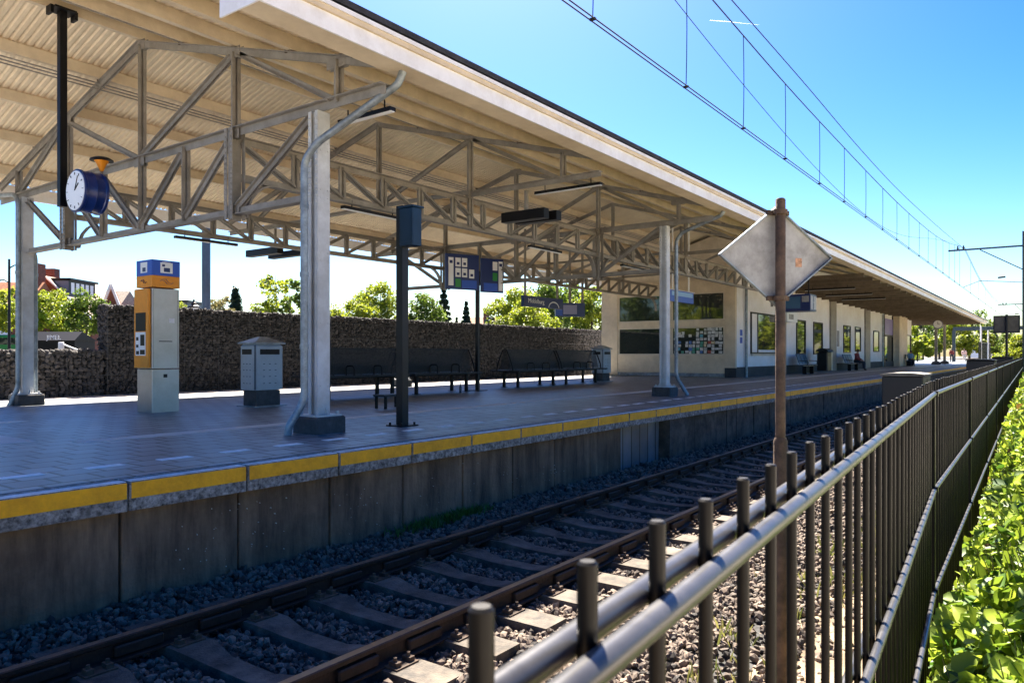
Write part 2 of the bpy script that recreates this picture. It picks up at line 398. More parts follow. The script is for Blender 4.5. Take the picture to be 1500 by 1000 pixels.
# ballast stones
def bz(X, Y):
    return np.interp(Y, [.3,1.2,2.2,2.9,3.4,4.2,5.0,5.6,6.1], [-1.06,-1.08,-1.06,-1.03,-1.05,-1.06,-1.05,-1.0,-.975])
def ballast(x0, x1, y0, y1, dens, size, thin=1):
    n = int((x1-x0)*(y1-y0)*dens); X = rng.uniform(x0,x1,n); Y = rng.uniform(y0,y1,n)
    ph = (X-1.05+.3) % .6 - .3
    keep = ~((np.abs(ph) < .155) & (Y>2.97) & (Y<5.49))
    keep &= ~((np.abs(Y-3.5)<.06)|(np.abs(Y-4.96)<.06))
    X, Y = X[keep], Y[keep]; S = rng.uniform(.6,1.35,len(X))*size
    Z = bz(X,Y) + rng.uniform(-.03,.018,len(X)) + .012*np.sin(X*7+Y*5)
    return np.stack([X,Y,Z],1), S
parts = [ballast(.8,9,1.9,6.0,950,.027), ballast(9,20,1.9,6.0,480,.033), ballast(20,50,1.9,6.0,170,.05), ballast(.8,12,.7,1.9,420,.027), ballast(12,40,.7,1.9,120,.04)]
P = np.concatenate([p[0] for p in parts]); S = np.concatenate([p[1] for p in parts])
bm_ = mat('ballast_stone', (.022,.019,.018), .85, col2=(.22,.165,.125), island=True)
bal = tag(rocks('ballast', P, S, bm_), 'loose grey brown ballast stones around the rails', 'ballast', kind='stuff')
bedm = mat('ballast_bed', (.045,.045,.045), .95, var=.5, scale=20, bump=1, bscale=22)
mb = MB(); ys = [1.2,2.2,2.9,3.4,4.2,5.0,5.6,6.1]; zs = bz(0, np.array(ys))-.03
vs = [(x,y,z) for x in (-8,300) for y,z in zip(ys,zs)]; mb.add(vs, [(j,8+j,8+j+1,j+1) for j in range(7)]); struct(mb.build('track_bed', bedm))

# grass blades: dry tufts between fence and track, weeds at the wall
def blades(name, pts, h, m, label, parent=None):
    n = len(pts); pts = np.array(pts); a = rng.uniform(0,6.28,n); hh = h*rng.uniform(.4,1.2,n); w = .003+hh*.03
    lean = rng.uniform(.1,.7,n)*hh; b = rng.uniform(0,6.28,n)
    dx, dy = np.cos(a)*w, np.sin(a)*w; lx, ly = np.cos(b)*lean, np.sin(b)*lean
    V = np.stack([np.stack([pts[:,0]-dx,pts[:,1]-dy,pts[:,2]],1), np.stack([pts[:,0]+dx,pts[:,1]+dy,pts[:,2]],1),
                  np.stack([pts[:,0]+lx*.4+dx*.8,pts[:,1]+ly*.4+dy*.8,pts[:,2]+hh*.6],1), np.stack([pts[:,0]+lx,pts[:,1]+ly,pts[:,2]+hh],1)],1).reshape(-1,3)
    F = np.arange(4*n).reshape(n,4)
    return tag(npmesh(name, V, F, m), label, 'grass', kind='stuff')
pts = []
for k in range(150):
    cx, cy = rng.uniform(1.5,22), rng.uniform(.5,2.0); s = rng.uniform(.03,.12)
    for j in range(22): pts.append((cx+rng.normal()*s, cy+rng.normal()*s, -1.08))
blades('dry_grass', pts, .13, M['grass'], 'dry straw coloured grass tufts growing between the fence and the track')
pts = []
for k in range(110):
    cx, cy = rng.normal()*.35+6.7, 5.9-abs(rng.normal())*.07
    for j in range(10): pts.append((cx+rng.normal()*.05, cy+rng.normal()*.03, -1.0))
wd = leafm('weed_leaf', (.03,.09,.015), (.10,.22,.035))
blades('weeds', pts, .12, wd, 'small green weeds growing at the foot of the platform wall')

# ------------------------------------------------------------------ fence
def fence():
    root = thing('metal_fence', (4.4,.5,-.5), 'long dark brown railing fence with round bars and three pairs of tubes along the track', 'fence')
    a1, a2 = R(3.8), R(1.18); p = .226
    t1 = Vector((math.cos(a1), math.sin(a1), 0)); n1 = Vector((-t1.y, t1.x, 0))
    sK = 4.375; K = n1*p + t1*sK
    t2 = Vector((math.cos(a2), math.sin(a2), 0)); n2 = Vector((-t2.y, t2.x, 0))
    ztop, ZR = .864, (.80, .31, -.21)
    pick = []
    s = .326 - .128*4
    while s < sK - .02: pick.append(n1*p + t1*s); s += .128
    m1 = len(pick)
    for k in range(0, 470): pick.append(K + t2*(.06+.128*k))
    def bar(mb, P, seg, r=.0072):
        zb = -.52 if P.x < 6 else -.60
        jx, jy, jz = random.uniform(-.003,.003), random.uniform(-.0015,.0015), random.uniform(-.003,.003); mb.tube([(P.x,P.y,zb),(P.x+jx,P.y+jy,ztop+jz-.002),(P.x+jx,P.y+jy,ztop+jz)], [r,r,r*.75], seg)
    for P in pick[:100]:
        mb = MB(); bar(mb, P, 10); mb.build('fence_bar', M['fence'], root, smooth=True)
    mb = MB()
    for P in pick[100:]: bar(mb, P, 4, .008)
    o = mb.build('fence_bars', M['fence'], root); o['kind'] = 'stuff'
    for z in ZR:
        for side in (-1, 1):
            off = side*.0175
            A = n1*(p+off) + t1*(-.6); B = K + n1*off; D = K + n2*off + t2*61
            MB().tube([(A.x,A.y,z),(B.x,B.y,z)], .011, 14).build('fence_rail', M['fencerail'], root, smooth=True)
            MB().tube([(B.x,B.y,z)]+[tuple((K+n2*off+t2*q).to_tuple()[:2])+(z,) for q in (5,10,20,35,61)], .011, 10).build('fence_rail', M['fencerail'], root, smooth=True)
    for q in (0, 2.75, 5.5, 8.25, 11, 16.5, 22, 33, 44):
        P = K + t2*q
        MB().box(P.x-.012,P.x+.012,P.y-.02,P.y+.02,-1.1,.78).build('fence_post', M['fence'], root)
        for z in ZR: MB().box(P.x-.02,P.x+.02,P.y-.034,P.y+.034,z-.014,z+.014).build('rail_joint', M['fence'], root)
    for q in (1.6, 3.0):
        P = n1*p + t1*q
    return K, t2
KF, T2 = fence()
def fence_y(X): return np.where(X < KF.x, .2265+.0664*X, KF.y + (X-KF.x)*math.tan(R(1.18)))

# ground cover leaves
def leaves(name, P, N, S, m, label=None, cat=None, parent=None, kind='stuff', fine=False):
    n = len(P)
    T = np.array([(0,0,0),(.34,.30,.10),(.30,.75,.05),(0,1.12,-.12),(-.30,.75,.05),(-.34,.30,.10),(0,.45,-.06),(0,.85,-.10)], dtype=float)
    F0 = np.array([(0,1,2,6),(6,2,3,7),(0,6,4,5),(6,7,3,4)])
    if fine:
        T = np.array([(0,0,0),(0,.35,-.08),(0,.72,-.11),(0,1.12,-.22),(.24,-.05,.05),(.43,.26,.10),(.30,.68,.03),(.10,.94,-.12),(-.24,-.05,.05),(-.43,.26,.12),(-.30,.68,.03),(-.10,.94,-.12)], dtype=float)
        F0 = np.array([(0,4,5,1),(1,5,6,2),(2,6,7,3),(0,1,9,8),(1,2,10,9),(2,3,11,10)])
    T = T-np.array([0,.5,0])
    up = N/np.linalg.norm(N,axis=1)[:,None]; a = rng.normal(size=(n,3)); y = np.cross(up,a); y /= np.linalg.norm(y,axis=1)[:,None]; x = np.cross(y,up)
    V = (T[None,:,0,None]*x[:,None]+T[None,:,1,None]*y[:,None]+T[None,:,2,None]*up[:,None])*S[:,None,None]+P[:,None]
    F = (F0[None]+len(T)*np.arange(n)[:,None,None]).reshape(-1,4)
    o = npmesh(name, V.reshape(-1,3), F, m, parent, smooth=fine)
    if label: tag(o, label, cat, kind=kind)
    return o
def cover(x0,x1,w0,w1,dens,size,lay):
    n = int((x1-x0)*(w1-w0)*dens); X = rng.uniform(x0,x1,n); D = rng.uniform(w0,w1,n); Y = fence_y(X) - D
    zc = np.interp(X,[2,4,8,12,20,70],[-.42,-.48,-.50,-.30,-.22,-.1]) + .95*np.clip(D,0,.5) + .06*np.sin(X*3.1+D*4)+.05*np.sin(X*9.3-D*11) 
    zc = np.where(D<0, np.clip(-.62+ .8*D + .03*(X-4), -1.1, 0), zc)
    zc = np.minimum(zc, .22+.05*np.sin(X*5))
    Z = zc - rng.uniform(0,lay,n)**1.0
    return np.stack([X,Y,Z],1), rng.uniform(.35,1.0,n)**.8*1.5*size
cs = [cover(1.5,3.6,.0,.8,800,.11,.30), cover(1.5,6,.0,1.0,900,.05,.22), cover(3.4,5,.0,1.3,800,.10,.34), cover(5,10,.03,1.8,620,.092,.34), cover(6,12,.03,1.2,500,.05,.22), cover(10,25,.04,3.0,260,.11,.3), cover(25,70,.05,4,60,.2,.4), cover(2.2,12,-.35,-.03,260,.05,.2)]
P = np.concatenate([c[0] for c in cs]); S = np.concatenate([c[1] for c in cs])
N = rng.normal(size=(len(P),3))*.8 + np.array([-.15,.15,1.0])
leaves('ground_cover', P, N, S, M['leaf_ivy'], 'bright green leafy ground cover on the bank right of the fence', 'ground cover', fine=True)
mb = MB()
for k in range(900):
    x = rng.uniform(1.8,12); d = rng.uniform(.1,1.3); y = float(fence_y(x))-d; z = -.55+.95*min(d,.5)
    l = rng.uniform(.15,.3); a = rng.uniform(0,6.28)
    mb.tube([(x,y,z-.25),(x+math.cos(a)*l*.3,y+math.sin(a)*l*.3,z-.08),(x+math.cos(a)*l*.5,y+math.sin(a)*l*.5,z+.06)], [.005,.004,.0018], 4)
tag(mb.build('plant_stems', mat('stem', (.16,.15,.05), .7)), 'thin pale stems among the green ground cover', 'stems', kind='stuff')
# ------------------------------------------------------------------ canopy
can = thing('station_canopy', (6.3,7.7,0), 'long cream steel station canopy with lattice girders and corrugated gable roof', 'canopy')
X0, X1 = 4.32, 97.0
YE0, YR, YE1 = 6.1, 12.1, 18.1
def roofz(y): return 6.10 - .285*abs(y-YR)         # top chord line
# corrugated deck, ribs run down the slope
xs = []; zz = []; x = X0
while x < X1:
    xs += [x, x+.055, x+.075, x+.095]; zz += [0, 0, .028, .028]; x += .115
xs = np.array(xs); zz = np.array(zz); n = len(xs)
for (ya, yb) in ((YE0+.05, YR), (YR, YE1)):
    ra, rb = roofz(ya)+.24, roofz(yb)+.24
    V = np.concatenate([np.stack([xs, np.full(n,ya), ra+zz],1), np.stack([xs, np.full(n,yb), rb+zz],1)])
    i = np.arange(n-1); F = np.stack([i,i+1,n+i+1,n+i],1)
    npmesh('corrugated_sheet', V, F, M['deck'], can)
mb = MB()
for (ya, yb, s) in ((YE0-.06, YR, 1), (YE1+.05, YR, -1)):
    a, b = roofz(ya)+.30, roofz(yb)+.30
    mb.add([(X0-.03,ya,a),(X1,ya,a),(X1,yb,b),(X0-.03,yb,b),(X0-.03,ya,a+.07),(X1,ya,a+.07),(X1,yb,b+.07),(X0-.03,yb,b+.07)], [(0,1,2,3),(4,5,6,7),(0,4,5,1),(1,5,6,2),(2,6,7,3),(3,7,4,0)])
mb.build('roof_covering', M['roofing'], can)
# verge and eave box
e = roofz(YE0)
MB().box(X0, X1, YE0, YE0+.025, 4.36, 4.545).build('fascia', M['white'], can)
MB().box(X0, X1, YE0-.035, YE0+.02, 4.547, 4.60).build('fascia_moulding', M['cream'], can)
MB().box(X0, X1, YE0-.055, YE0+.02, 4.602, 4.65).build('gutter', M['white'], can)
MB().box(X0+.01, X1, YE0+.027, YE0+.36, 4.37, 4.385).build('soffit_board', M['cream'], can)
MB().box(X0+.012, X1, YE0+.34, YE0+.36, 4.387, 4.60).build('soffit_upstand', M['cream'], can)
MB().box(X0-.02, X0-.001, YE0, YE0+.64, 4.355, 4.60).build('eave_end', M['white'], can)
MB().box(X0, X1, YE1-.03, YE1+.05, 4.35, 4.62).build('fascia', M['white'], can)
for sg in (1, -1):                                  # verge board up the slope
    ya, yb = (YE0, YR) if sg > 0 else (YE1, YR)
    za, zb = roofz(ya)+.10, roofz(yb)+.10
    MB().add([(X0-.02,ya,za),(X0,ya,za),(X0,yb,zb),(X0-.02,yb,zb),(X0-.02,ya,za+.2),(X0,ya,za+.2),(X0,yb,zb+.2),(X0-.02,yb,zb+.2)], [(0,3,2,1),(4,5,6,7),(0,1,5,4),(1,2,6,5),(2,3,7,6),(3,0,4,7)]).build('verge_board', M['white'], can)
for y in (6.9, 8.2, 9.5, 10.8, 12.1, 13.4, 14.7, 16.0, 17.3):   # purlins: webs and flanges
    z = roofz(y)+.055
    mb = MB(); mb.box(X0+.01,X1,y-.045,y+.045,z-.014,z+.175)
    mb.build('purlin', M['cream'], can)
XM = (6.3, 16.8, 28.1); XI = (11.6, 22.4)
S_ = M['steel']
def member(name, a, b, w, par, m=S_, t=.012):       # a pair of angles with a narrow slot between
    a = Vector(a); b = Vector(b); d = (b-a).normalized(); mb = MB()
    v = Vector((1,0,0)) if abs(d.x) < .7 else Vector((0,1,0))
    side = d.cross(v).normalized()
    for s in (-1, 1):
        o = v*(s*.022)
        mb.beam(a+o, b+o, t, w, up=side) ; mb.beam(a+o*2.1-side*(w/2-t/2), b+o*2.1-side*(w/2-t/2), .045, t, up=side)
    return mb.build(name, m, par)
def rivets(mb, pts, nrm, r=.012):
    nrm = Vector(nrm)
    for p in pts:
        p = Vector(p); mb.tube([p, p+nrm*r*.5, p+nrm*r*.8], [r, r*.75, r*.2], 6)
def node_plate(par, X, y, z, w=.30, h=.24):
    mb = MB()
    for s in (-1, 1): mb.box(X+s*.03-.004, X+s*.03+.004, y-w/2, y+w/2, z-h/2, z+h/2)
    rivets(mb, [(X-.034, y+dy, z+dz) for dy in (-w*.38,-w*.2,w*.2,w*.38) for dz in (-.045,.045)], (-1,0,0), .010)
    mb.build('gusset_plate', S_, par)
ZB, ZT = 3.04, 4.17
YP = [7.65, 9.5, 10.8, 12.1, 13.4, 14.7, 16.5]
def main_truss(X, detail=True):
    mb = MB()
    mb.tee((X,YE0+.35,ZT), (X,YE1-.35,ZT), .16, .12, flip=1)
    t = mb.build('roof_truss', S_, can)
    mb = MB(); mb.tee((X,7.75,ZB), (X,16.38,ZB), .13, .10, flip=-1); mb.build('bottom_chord', S_, t)
    for a, b in ((YE0+.3, YR), (YR, YE1-.3)):
        member('rafter', (X,a,roofz(a)-.03), (X,b,roofz(b)-.03), .10, t)
    for y in YP[1:-1]:
        big = y in (9.5, 14.7)
        if big:
            mb = MB(); w = .10
            mb.box(X-w, X+w, y-.008, y+.008, ZB-.12, ZT+.05)
            for s in (-1,1): mb.box(X+s*w-.007, X+s*w+.007, y-.10, y-.032, ZB-.12, ZT+.05); mb.box(X+s*w-.007, X+s*w+.007, y+.032, y+.10, ZB-.12, ZT+.05)
            mb.box(X-w+.03,X-w+.036,y-.04,y+.04,ZB-.1,ZT+.03)
            zs_ = [ZB+.0+.075*i for i in range(16)]
            rivets(mb, [(X-w-.007, y+dy, z) for z in zs_ for dy in (-.066,.066)], (-1,0,0), .019)
            mb.build('truss_post', S_, t); member('upper_post', (X,y,ZT+.05), (X,y,roofz(y)-.05), .09, t)
        else: member('truss_post', (X,y,ZB), (X,y,ZT), .09, t); 
        if y in (9.5, 12.1, 14.7) and not big or y == 12.1: member('king_post', (X,y,ZT), (X,y,roofz(y)-.05), .09, t)
    for y in (7.3, 16.9): member('truss_post', (X,y,ZT), (X,y,roofz(y)-.04), .08, t)
    D = [((7.78,ZT-.1),(9.4,ZB+.05)), ((9.58,ZT-.1),(10.75,ZB+.05)), ((10.85,ZT-.1),(12.05,ZB+.05)),
         ((16.47,ZT-.1),(14.8,ZB+.05)), ((14.62,ZT-.1),(13.45,ZB+.05)), ((13.35,ZT-.1),(12.15,ZB+.05))]
    D += [((9.55,roofz(9.5)-.1),(12.0,ZT+.06)), ((14.65,roofz(14.7)-.1),(12.2,ZT+.06)), ((9.4,roofz(9.5)-.08),(7.4,ZT+.06)), ((14.8,roofz(14.7)-.08),(16.8,ZT+.06))]
    for (a, b) in D: member('truss_diagonal', (X,a[0],a[1]), (X,b[0],b[1]), .075, t)
    # rigid knee gussets under rafter nodes and cleats for the purlins
    for y in (7.3, 9.5, 12.1, 14.7): node_plate(t, X, y, roofz(y)-.06, .34, .16)
    for y in (9.5, 12.1, 14.7): node_plate(t, X, y, ZT-.02, .30, .16); node_plate(t, X, y, ZB+.02, .30, .14)
    mb = MB()
    for y in (6.9,8.2,10.8,13.4,16.0): mb.box(X-.05,X+.05,y+.02,y+.10,roofz(y)+.025,roofz(y)+.16)
    mb.build('purlin_cleat', M['rust'], t)
    # columns
    for y in (7.65, 16.5):
        w = .092; mb = MB()
        mb.box(X-w, X+w, y-w, y-w+.012, .235, ZT-.07); mb.box(X-w, X+w, y+w-.012, y+w, .235, ZT-.07)
        mb.box(X-w+.03, X-w+.042, y-w+.012, y+w-.012, .235, ZT-.07); mb.box(X+w-.042, X+w-.03, y-w+.012, y+w-.012, .235, ZT-.07)
        mb.box(X-w-.014, X-w-.001, y-w, y-w+.055, .235, ZT-.07); mb.box(X-w-.014, X-w-.001, y+w-.055, y+w, .235, ZT-.07)
        if detail:
            rivets(mb, [(X-w-.014, y+dy, z) for z in np.arange(2.95,4.05,.075) for dy in (-w+.027, w-.027)], (-1,0,0), .019)
            rivets(mb, [(X+dx, y-w, z) for z in (.6,1.4,2.2,2.3,3.0,3.1,3.6,3.7) for dx in (-.06,.06)], (0,-1,0), .012)
        c = mb.build('column', M['steel_white'], can)
        mb = MB(); mb.box(X-.2,X+.2,y-.2,y+.2,.212,.234)
        for sx in (-.16,.16):
            for sy in (-.16,.16): mb.tube([(X+sx,y+sy,.234),(X+sx,y+sy,.275)], .022, 8)
        for s in (-1,1): mb.prism([(y+s*.12,.234),(y+s*.19,.234),(y+s*.12,.33)], 'x', X-.006, X+.006)
        mb.build('base_plate', M['steel_white'], c)
        MB().cbox(X-.24,X+.24,y-.24,y+.24,0,.212,.02).build('column_base', M['conc_dark'], c)
    return t
def mid_truss(X):
    mb = MB(); mb.tee((X,YE0+.4,4.20), (X,9.5,4.20), .13, .10)
    t = mb.build('intermediate_truss', S_, can)
    mb = MB(); mb.tee((X,14.7,4.20), (X,YE1-.4,4.20), .13, .10); mb.build('rear_arm', S_, t)
    for a, b in ((YE0+.3, YR), (YR, YE1-.3)): member('rafter', (X,a,roofz(a)-.03), (X,b,roofz(b)-.03), .09, t)
    for y in (9.5, 14.7): member('truss_post', (X,y,3.55), (X,y,roofz(y)-.05), .09, t)
    member('king_post', (X,12.1,4.25), (X,12.1,roofz(12.1)-.05), .08, t)
    for y in (7.3, 16.9): member('truss_post', (X,y,4.22), (X,y,roofz(y)-.04), .08, t)
    for a, b in (((9.55,roofz(9.5)-.1),(12.0,4.3)), ((14.65,roofz(14.7)-.1),(12.2,4.3)), ((9.4,roofz(9.5)-.08),(7.4,4.25)), ((14.8,roofz(14.7)-.08),(16.8,4.25)), ((9.55,4.25),(12.1,4.27)), ((14.65,4.25),(12.1,4.27))):
        member('truss_diagonal', (X,a[0],a[1]), (X,b[0],b[1]), .07, t)
    mb = MB()
    for y in (6.9,8.2,10.8,13.4): mb.box(X-.05,X+.05,y+.02,y+.10,roofz(y)+.025,roofz(y)+.16)
    mb.build('purlin_cleat', M['rust'], t)
for X in XM[:2]: main_truss(X)
main_truss(28.1, False) if False else mid_truss(28.1)
for X in XI: mid_truss(X)
# lengthwise lattice girders with curved brackets
def girder(Y, xa, xb, za=3.50, zb=4.13):
    mb = MB(); mb.tee((xa,Y,zb-.05), (xb,Y,zb-.05), .14, .10); mb.tee((xa,Y,za+.05), (xb,Y,za+.05), .14, .10, flip=-1)
    g = mb.build('lattice_girder', S_, can)
    n = max(2, round((xb-xa)/.9)); st = (xb-xa)/n
    for i in range(n+1):
        x = xa+st*i
        if 0 < i < n: member('girder_post', (x,Y,za+.06), (x,Y,zb-.06), .08, g)
        if i < n:
            lo = i < n/2
            a, b = ((x,zb-.08),(x+st,za+.08)) if lo else ((x,za+.08),(x+st,zb-.08))
            member('girder_diagonal', (a[0],Y,a[1]), (b[0],Y,b[1]), .06, g)
    for xe, s in ((xa,1),(xb,-1)):                    # arched knee brackets
        pts = [(xe+s*(.08+.55*(1-math.cos(t))), Y, 2.98+.55*math.sin(t)) for t in np.linspace(0,math.pi/2,7)]
        mb = MB()
        for p, q in zip(pts[:-1], pts[1:]): mb.beam(p, q, .10, .03)
        mb.build('knee_bracket', S_, g)
    return g
for Y in (9.5, 14.7):
    girder(Y, 6.4, 16.7); girder(Y, 16.9, 31.45 if Y == 9.5 else 31.4)
# rods and conduits fixed along the girders
for Y, z in ((13.42,5.70),(13.46,5.66),(13.50,5.62),(10.75,5.74)): MB().tube([(X0,Y,z),(31.4,Y,z)], .012, 6).build('conduit', S_, can)
TIE = mat('brown_beam_paint', (.15,.115,.08), .7, var=.2)
for k in range(34):
    x = 33.5 + 1.8*k; yb = 11.08 if x < 79 else 17.2
    mb = MB(); mb.beam((x,YE0+.3,4.28), (x,yb,4.28), .12, .16)
    t = mb.build('tie_beam', TIE, can)
    if k % 3 == 0: MB().beam((x,YE0+.3,roofz(6.4)), (x,yb,roofz(yb) if yb < 12 else 5), .08, .1).build('strut', S_, t)
for x in (84, 91):
    for y in (9.5, 14.7):
        c = MB().box(x-.12,x+.12,y-.12,y+.12,.3,4.2).build('column', S_, can)
        MB().lathe(x,y,[(.42,0),(.40,.22),(.2,.34)],4).build('column_base', M['conc_dark'], c)
        MB().beam((x-1.2,y,4.1),(x,y,2.9),.08,.08).beam((x+1.2,y,4.1),(x,y,2.9),.08,.08).build('brace', S_, c)
# downpipes
def pipe(name, pts, r=.048, collars=(), m=M['galv']):
    mb = MB(); P = [Vector(p) for p in pts]; Q = [P[0]]
    for i in range(1, len(P)-1):                      # rounded bends
        a, b, c = P[i-1], P[i], P[i+1]; l = min(.12, (a-b).length*.4, (c-b).length*.4)
        s = b+(a-b).normalized()*l; e_ = b+(c-b).normalized()*l
        for t in (0,.25,.5,.75,1): Q.append((1-t)**2*s + 2*t*(1-t)*b + t*t*e_)
    Q.append(P[-1]); mb.tube(Q, r, 14)
    o = mb.build(name, m, can, smooth=True)
    for z in collars:
        x, y = P[-3].x if len(P) > 3 else P[1].x, P[-3].y if len(P) > 3 else P[1].y
        MB().tube([(x,y,z-.03),(x,y,z+.03)], r+.008, 14).build('pipe_clip', m, o)
pipe('downpipe', [(6.42,6.28,4.37),(6.40,6.34,4.22),(6.06,7.42,3.62),(6.02,7.60,3.42),(6.02,7.60,.42),(5.86,7.70,.10),(5.86,7.72,.0)], .047, (2.85,2.0,1.1))
pipe('downpipe', [(17.1,6.3,4.37),(17.1,6.36,4.27),(17.16,7.35,3.98),(17.18,7.52,3.80),(17.18,7.52,.45),(17.35,7.3,.0)], .045, (2.9,2.0,1.0))
pipe('downpipe', [(6.14,17.9,4.37),(6.14,17.8,4.28),(6.12,16.6,4.15),(6.12,16.42,4.0),(6.12,16.42,.35),(6.0,16.5,.0)], .045, (2.6,1.7,.9))
pipe('downpipe', [(6.42,16.60,3.12),(6.46,16.61,3.05),(6.49,16.62,2.98),(6.50,16.62,2.9),(6.50,16.62,.35),(6.5,16.6,.0)], .045, (2.6,1.7,.9))

# slim lamps hung under the canopy
def tube_lamp(a, b, w=.10, h=.05, lab='', grp=True):
    a = Vector(a); b = Vector(b); c = (a+b)/2
    t = thing('canopy_lamp', (c.x,c.y,c.z), lab, 'lamp', 'slim black lamps under the canopy')
    MB().beam(a, b, w, h).build('housing', M['black'], t)
    MB().beam(a-Vector((0,0,h/2+.004)), b-Vector((0,0,h/2+.004)), w*.7, .008).build('lens', M['pale'], t)
    mb = MB()
    for f in (.15,.85): p = a.lerp(b,f); mb.tube([p, p+Vector((0,0,.14))], .01, 6)
    mb.build('bracket', M['black'], t)
tube_lamp((6.52,6.55,4.0),(6.52,7.5,4.0), lab='slim black lamp under the truss end at the front downpipe')
tube_lamp((8.3,9.5,3.43),(9.65,9.5,3.43), lab='slim black lamp under the front girder left of the dark post')
tube_lamp((11.9,6.66,4.10),(11.9,8.1,4.10), lab='slim black lamp under the beam above the hanging loudspeakers')
tube_lamp((13.7,9.5,3.42),(15.0,9.5,3.42), lab='slim black lamp under the front girder right of the information board')
tube_lamp((8.36,14.7,3.43),(9.8,14.7,3.43), lab='slim black lamp under the rear girder left of the tall blue grey mast')
tube_lamp((18.1,9.5,3.42),(20.2,9.5,3.42), lab='slim black lamp under the girder before the station building')
for i, px in enumerate((1212, 1240, 1262)):
    x = xat(px, 8.6); tube_lamp((x,7.4,4.05),(x,9.6,4.05), .14, .08, lab=('first','second','third')[i] + ' slim black lamp over the platform beside the station building')

# ------------------------------------------------------------------ station building
XW, YF, YB2, XE = 31.5, 11.1, 17.6, 80.0
bld = thing('station_building', (31.5,11.1,0), 'white rendered station building with beige window frames under the canopy', 'station building')
mb = MB()
mb.prism([(YF,.0),(YB2,0),(YB2,roofz(YB2)+.05),(YR,roofz(YR)+.1),(YF,roofz(YF)+.05)], 'x', XW+.12, XW+.2)
mb.build('end_wall', M['beige'], bld)
mb = MB(); mb.box(XW+.2,XE,YF,YF+.3,0,roofz(YF)+.1); mb.box(XE-.3,XE,YF+.3,YB2,0,4.9); mb.box(XW+.2,XE,YB2-.3,YB2,0,4.5)
mb.build('wall', M['wallp'], bld)
# end wall: piers, rails, windows
y0, y1 = 11.55, 16.75           # glazed zone between the piers
MB().box(XW-.03,XW+.12,YF-.02,y0,.42,5.1).build('corner_pier', M['cream'], bld); MB().box(XW-.03,XW+.12,y1,YB2,.1,5.1).build('corner_pier', M['cream'], bld)
MB().box(XW-.05,XW+.199,YF-.062,y0-.01,0,.418).build('plinth', M['plinth'], bld)
for a, b in ((3.72,4.3),(2.22,2.50),(.18,.98)):
    MB().box(XW,XW+.115,y0+.005,y1-.005,a,b).build('cross_rail', M['cream'], bld)
MB().box(XW-.01,XW+.1,y0,y1,.02,.17).build('base_strip', M['galv'], bld)
posters = []
paper = [mat('poster_%s'%n_, c, .6, var=.3, scale=30) for n_, c in (('white',(.72,.72,.70)),('grey',(.45,.46,.46)),('cyan',(.12,.42,.55)),('green',(.10,.40,.28)),('red',(.50,.09,.06)),('cream',(.70,.60,.38)),('blue',(.10,.22,.55)))]
bays = [(y0, 14.05), (14.05, y1)]
for zi, (z0, z1) in enumerate(((2.50,3.72),(.98,2.22))):
    for bi, (a, b) in enumerate(bays):
        w = MB()
        w.box(XW+.02,XW+.10,a+.0,a+.08,z0,z1); w.box(XW+.02,XW+.10,b-.08,b,z0,z1); w.box(XW+.021,XW+.099,a+.078,b-.078,z0,z0+.05); w.box(XW+.021,XW+.099,a+.078,b-.078,z1-.05,z1)
        f = w.build('window', M['beige'], bld)
        MB().box(XW+.06,XW+.07,a+.08,b-.08,z0,z1).build('pane', M['glass'], f)
        if zi == 1 and bi == 0:
            random.seed(3)
            rows = 8; cols = 13
            for r_ in range(rows):
                for c_ in range(cols):
                    yy = b-.12 - (b-a-.24)*(c_+.5)/cols; z_ = z0+.05+(z1-z0-.1)*(r_+.5)/rows
                    if r_ > 3 and c_ < 6 and random.random() < .85: continue
                    if random.random() < .14: continue
                    hw, hh = random.uniform(.055,.085), random.uniform(.05,.07)
                    yy += random.uniform(-.02,.02); z_ += random.uniform(-.02,.02)
                    m_ = paper[0] if (r_ > 3 and random.random() < .85) or random.random() < .35 else random.choice(paper)
                    MB().box(XW+.052-.001*(c_%3),XW+.056-.001*(c_%3),yy-hw,yy+hw,z_-hh,z_+hh).build('notice', m_, f)
# facade
def fx(px): return xat(px, YF)
F_ = YF
MB().box(XW+.2,XE,F_-.06,F_-.001,0.0,.45).build('plinth', M['plinth'], bld)
def window(px0, px1, z0, z1, inner=False, fr=.07):
    a, b = fx(px0), fx(px1)
    mb = MB(); mb.box(a,a+fr,F_-.06,F_-.001,z0,z1); mb.box(b-fr,b,F_-.06,F_-.001,z0,z1); mb.box(a+fr,b-fr,F_-.06,F_-.001,z0,z0+fr); mb.box(a+fr,b-fr,F_-.06,F_-.001,z1-fr,z1)
    f = mb.build('window', M['black'], bld)
    if inner:
        c = a+(b-a)*.24
        MB().box(a+fr,c,F_-.02,F_-.003,z0+fr,z1-fr).build('side_panel', M['wallp'], f)
        MB().box(c,c+.12,F_-.04,F_-.003,z0+fr,z1-fr).build('mullion', M['black'], f)
        MB().box(c+.12,b-fr,F_-.02,F_-.003,z0+fr+.12,z1-fr).build('pane', M['glass'], f)
        MB().box(a,b,F_-.10,F_-.062,z0-.07,z0).build('sill', M['beige'], f)
    else: MB().box(a+fr,b-fr,F_-.02,F_-.003,z0+fr,z1-fr).build('pane', M['glass'], f)
window(1099,1136,1.03,2.92,True); window(1166,1179,1.0,2.85); window(1191,1204,1.0,2.85); window(1235,1245,1.1,2.9)
window(1252,1260,1.2,2.9); window(1279,1287,1.2,2.8); window(1325,1334,1.1,2.8)
for px0, px1 in ((1141,1149),(1215,1223),(1266,1273)):
    MB().box(fx(px0),fx(px1),F_-.10,F_-.002,.0,5.0).build('pilaster', M['steel'], bld)
MB().box(fx(1308),fx(1320),F_-.5,F_-.002,.0,5.0).build('pier', M['cream'], bld)
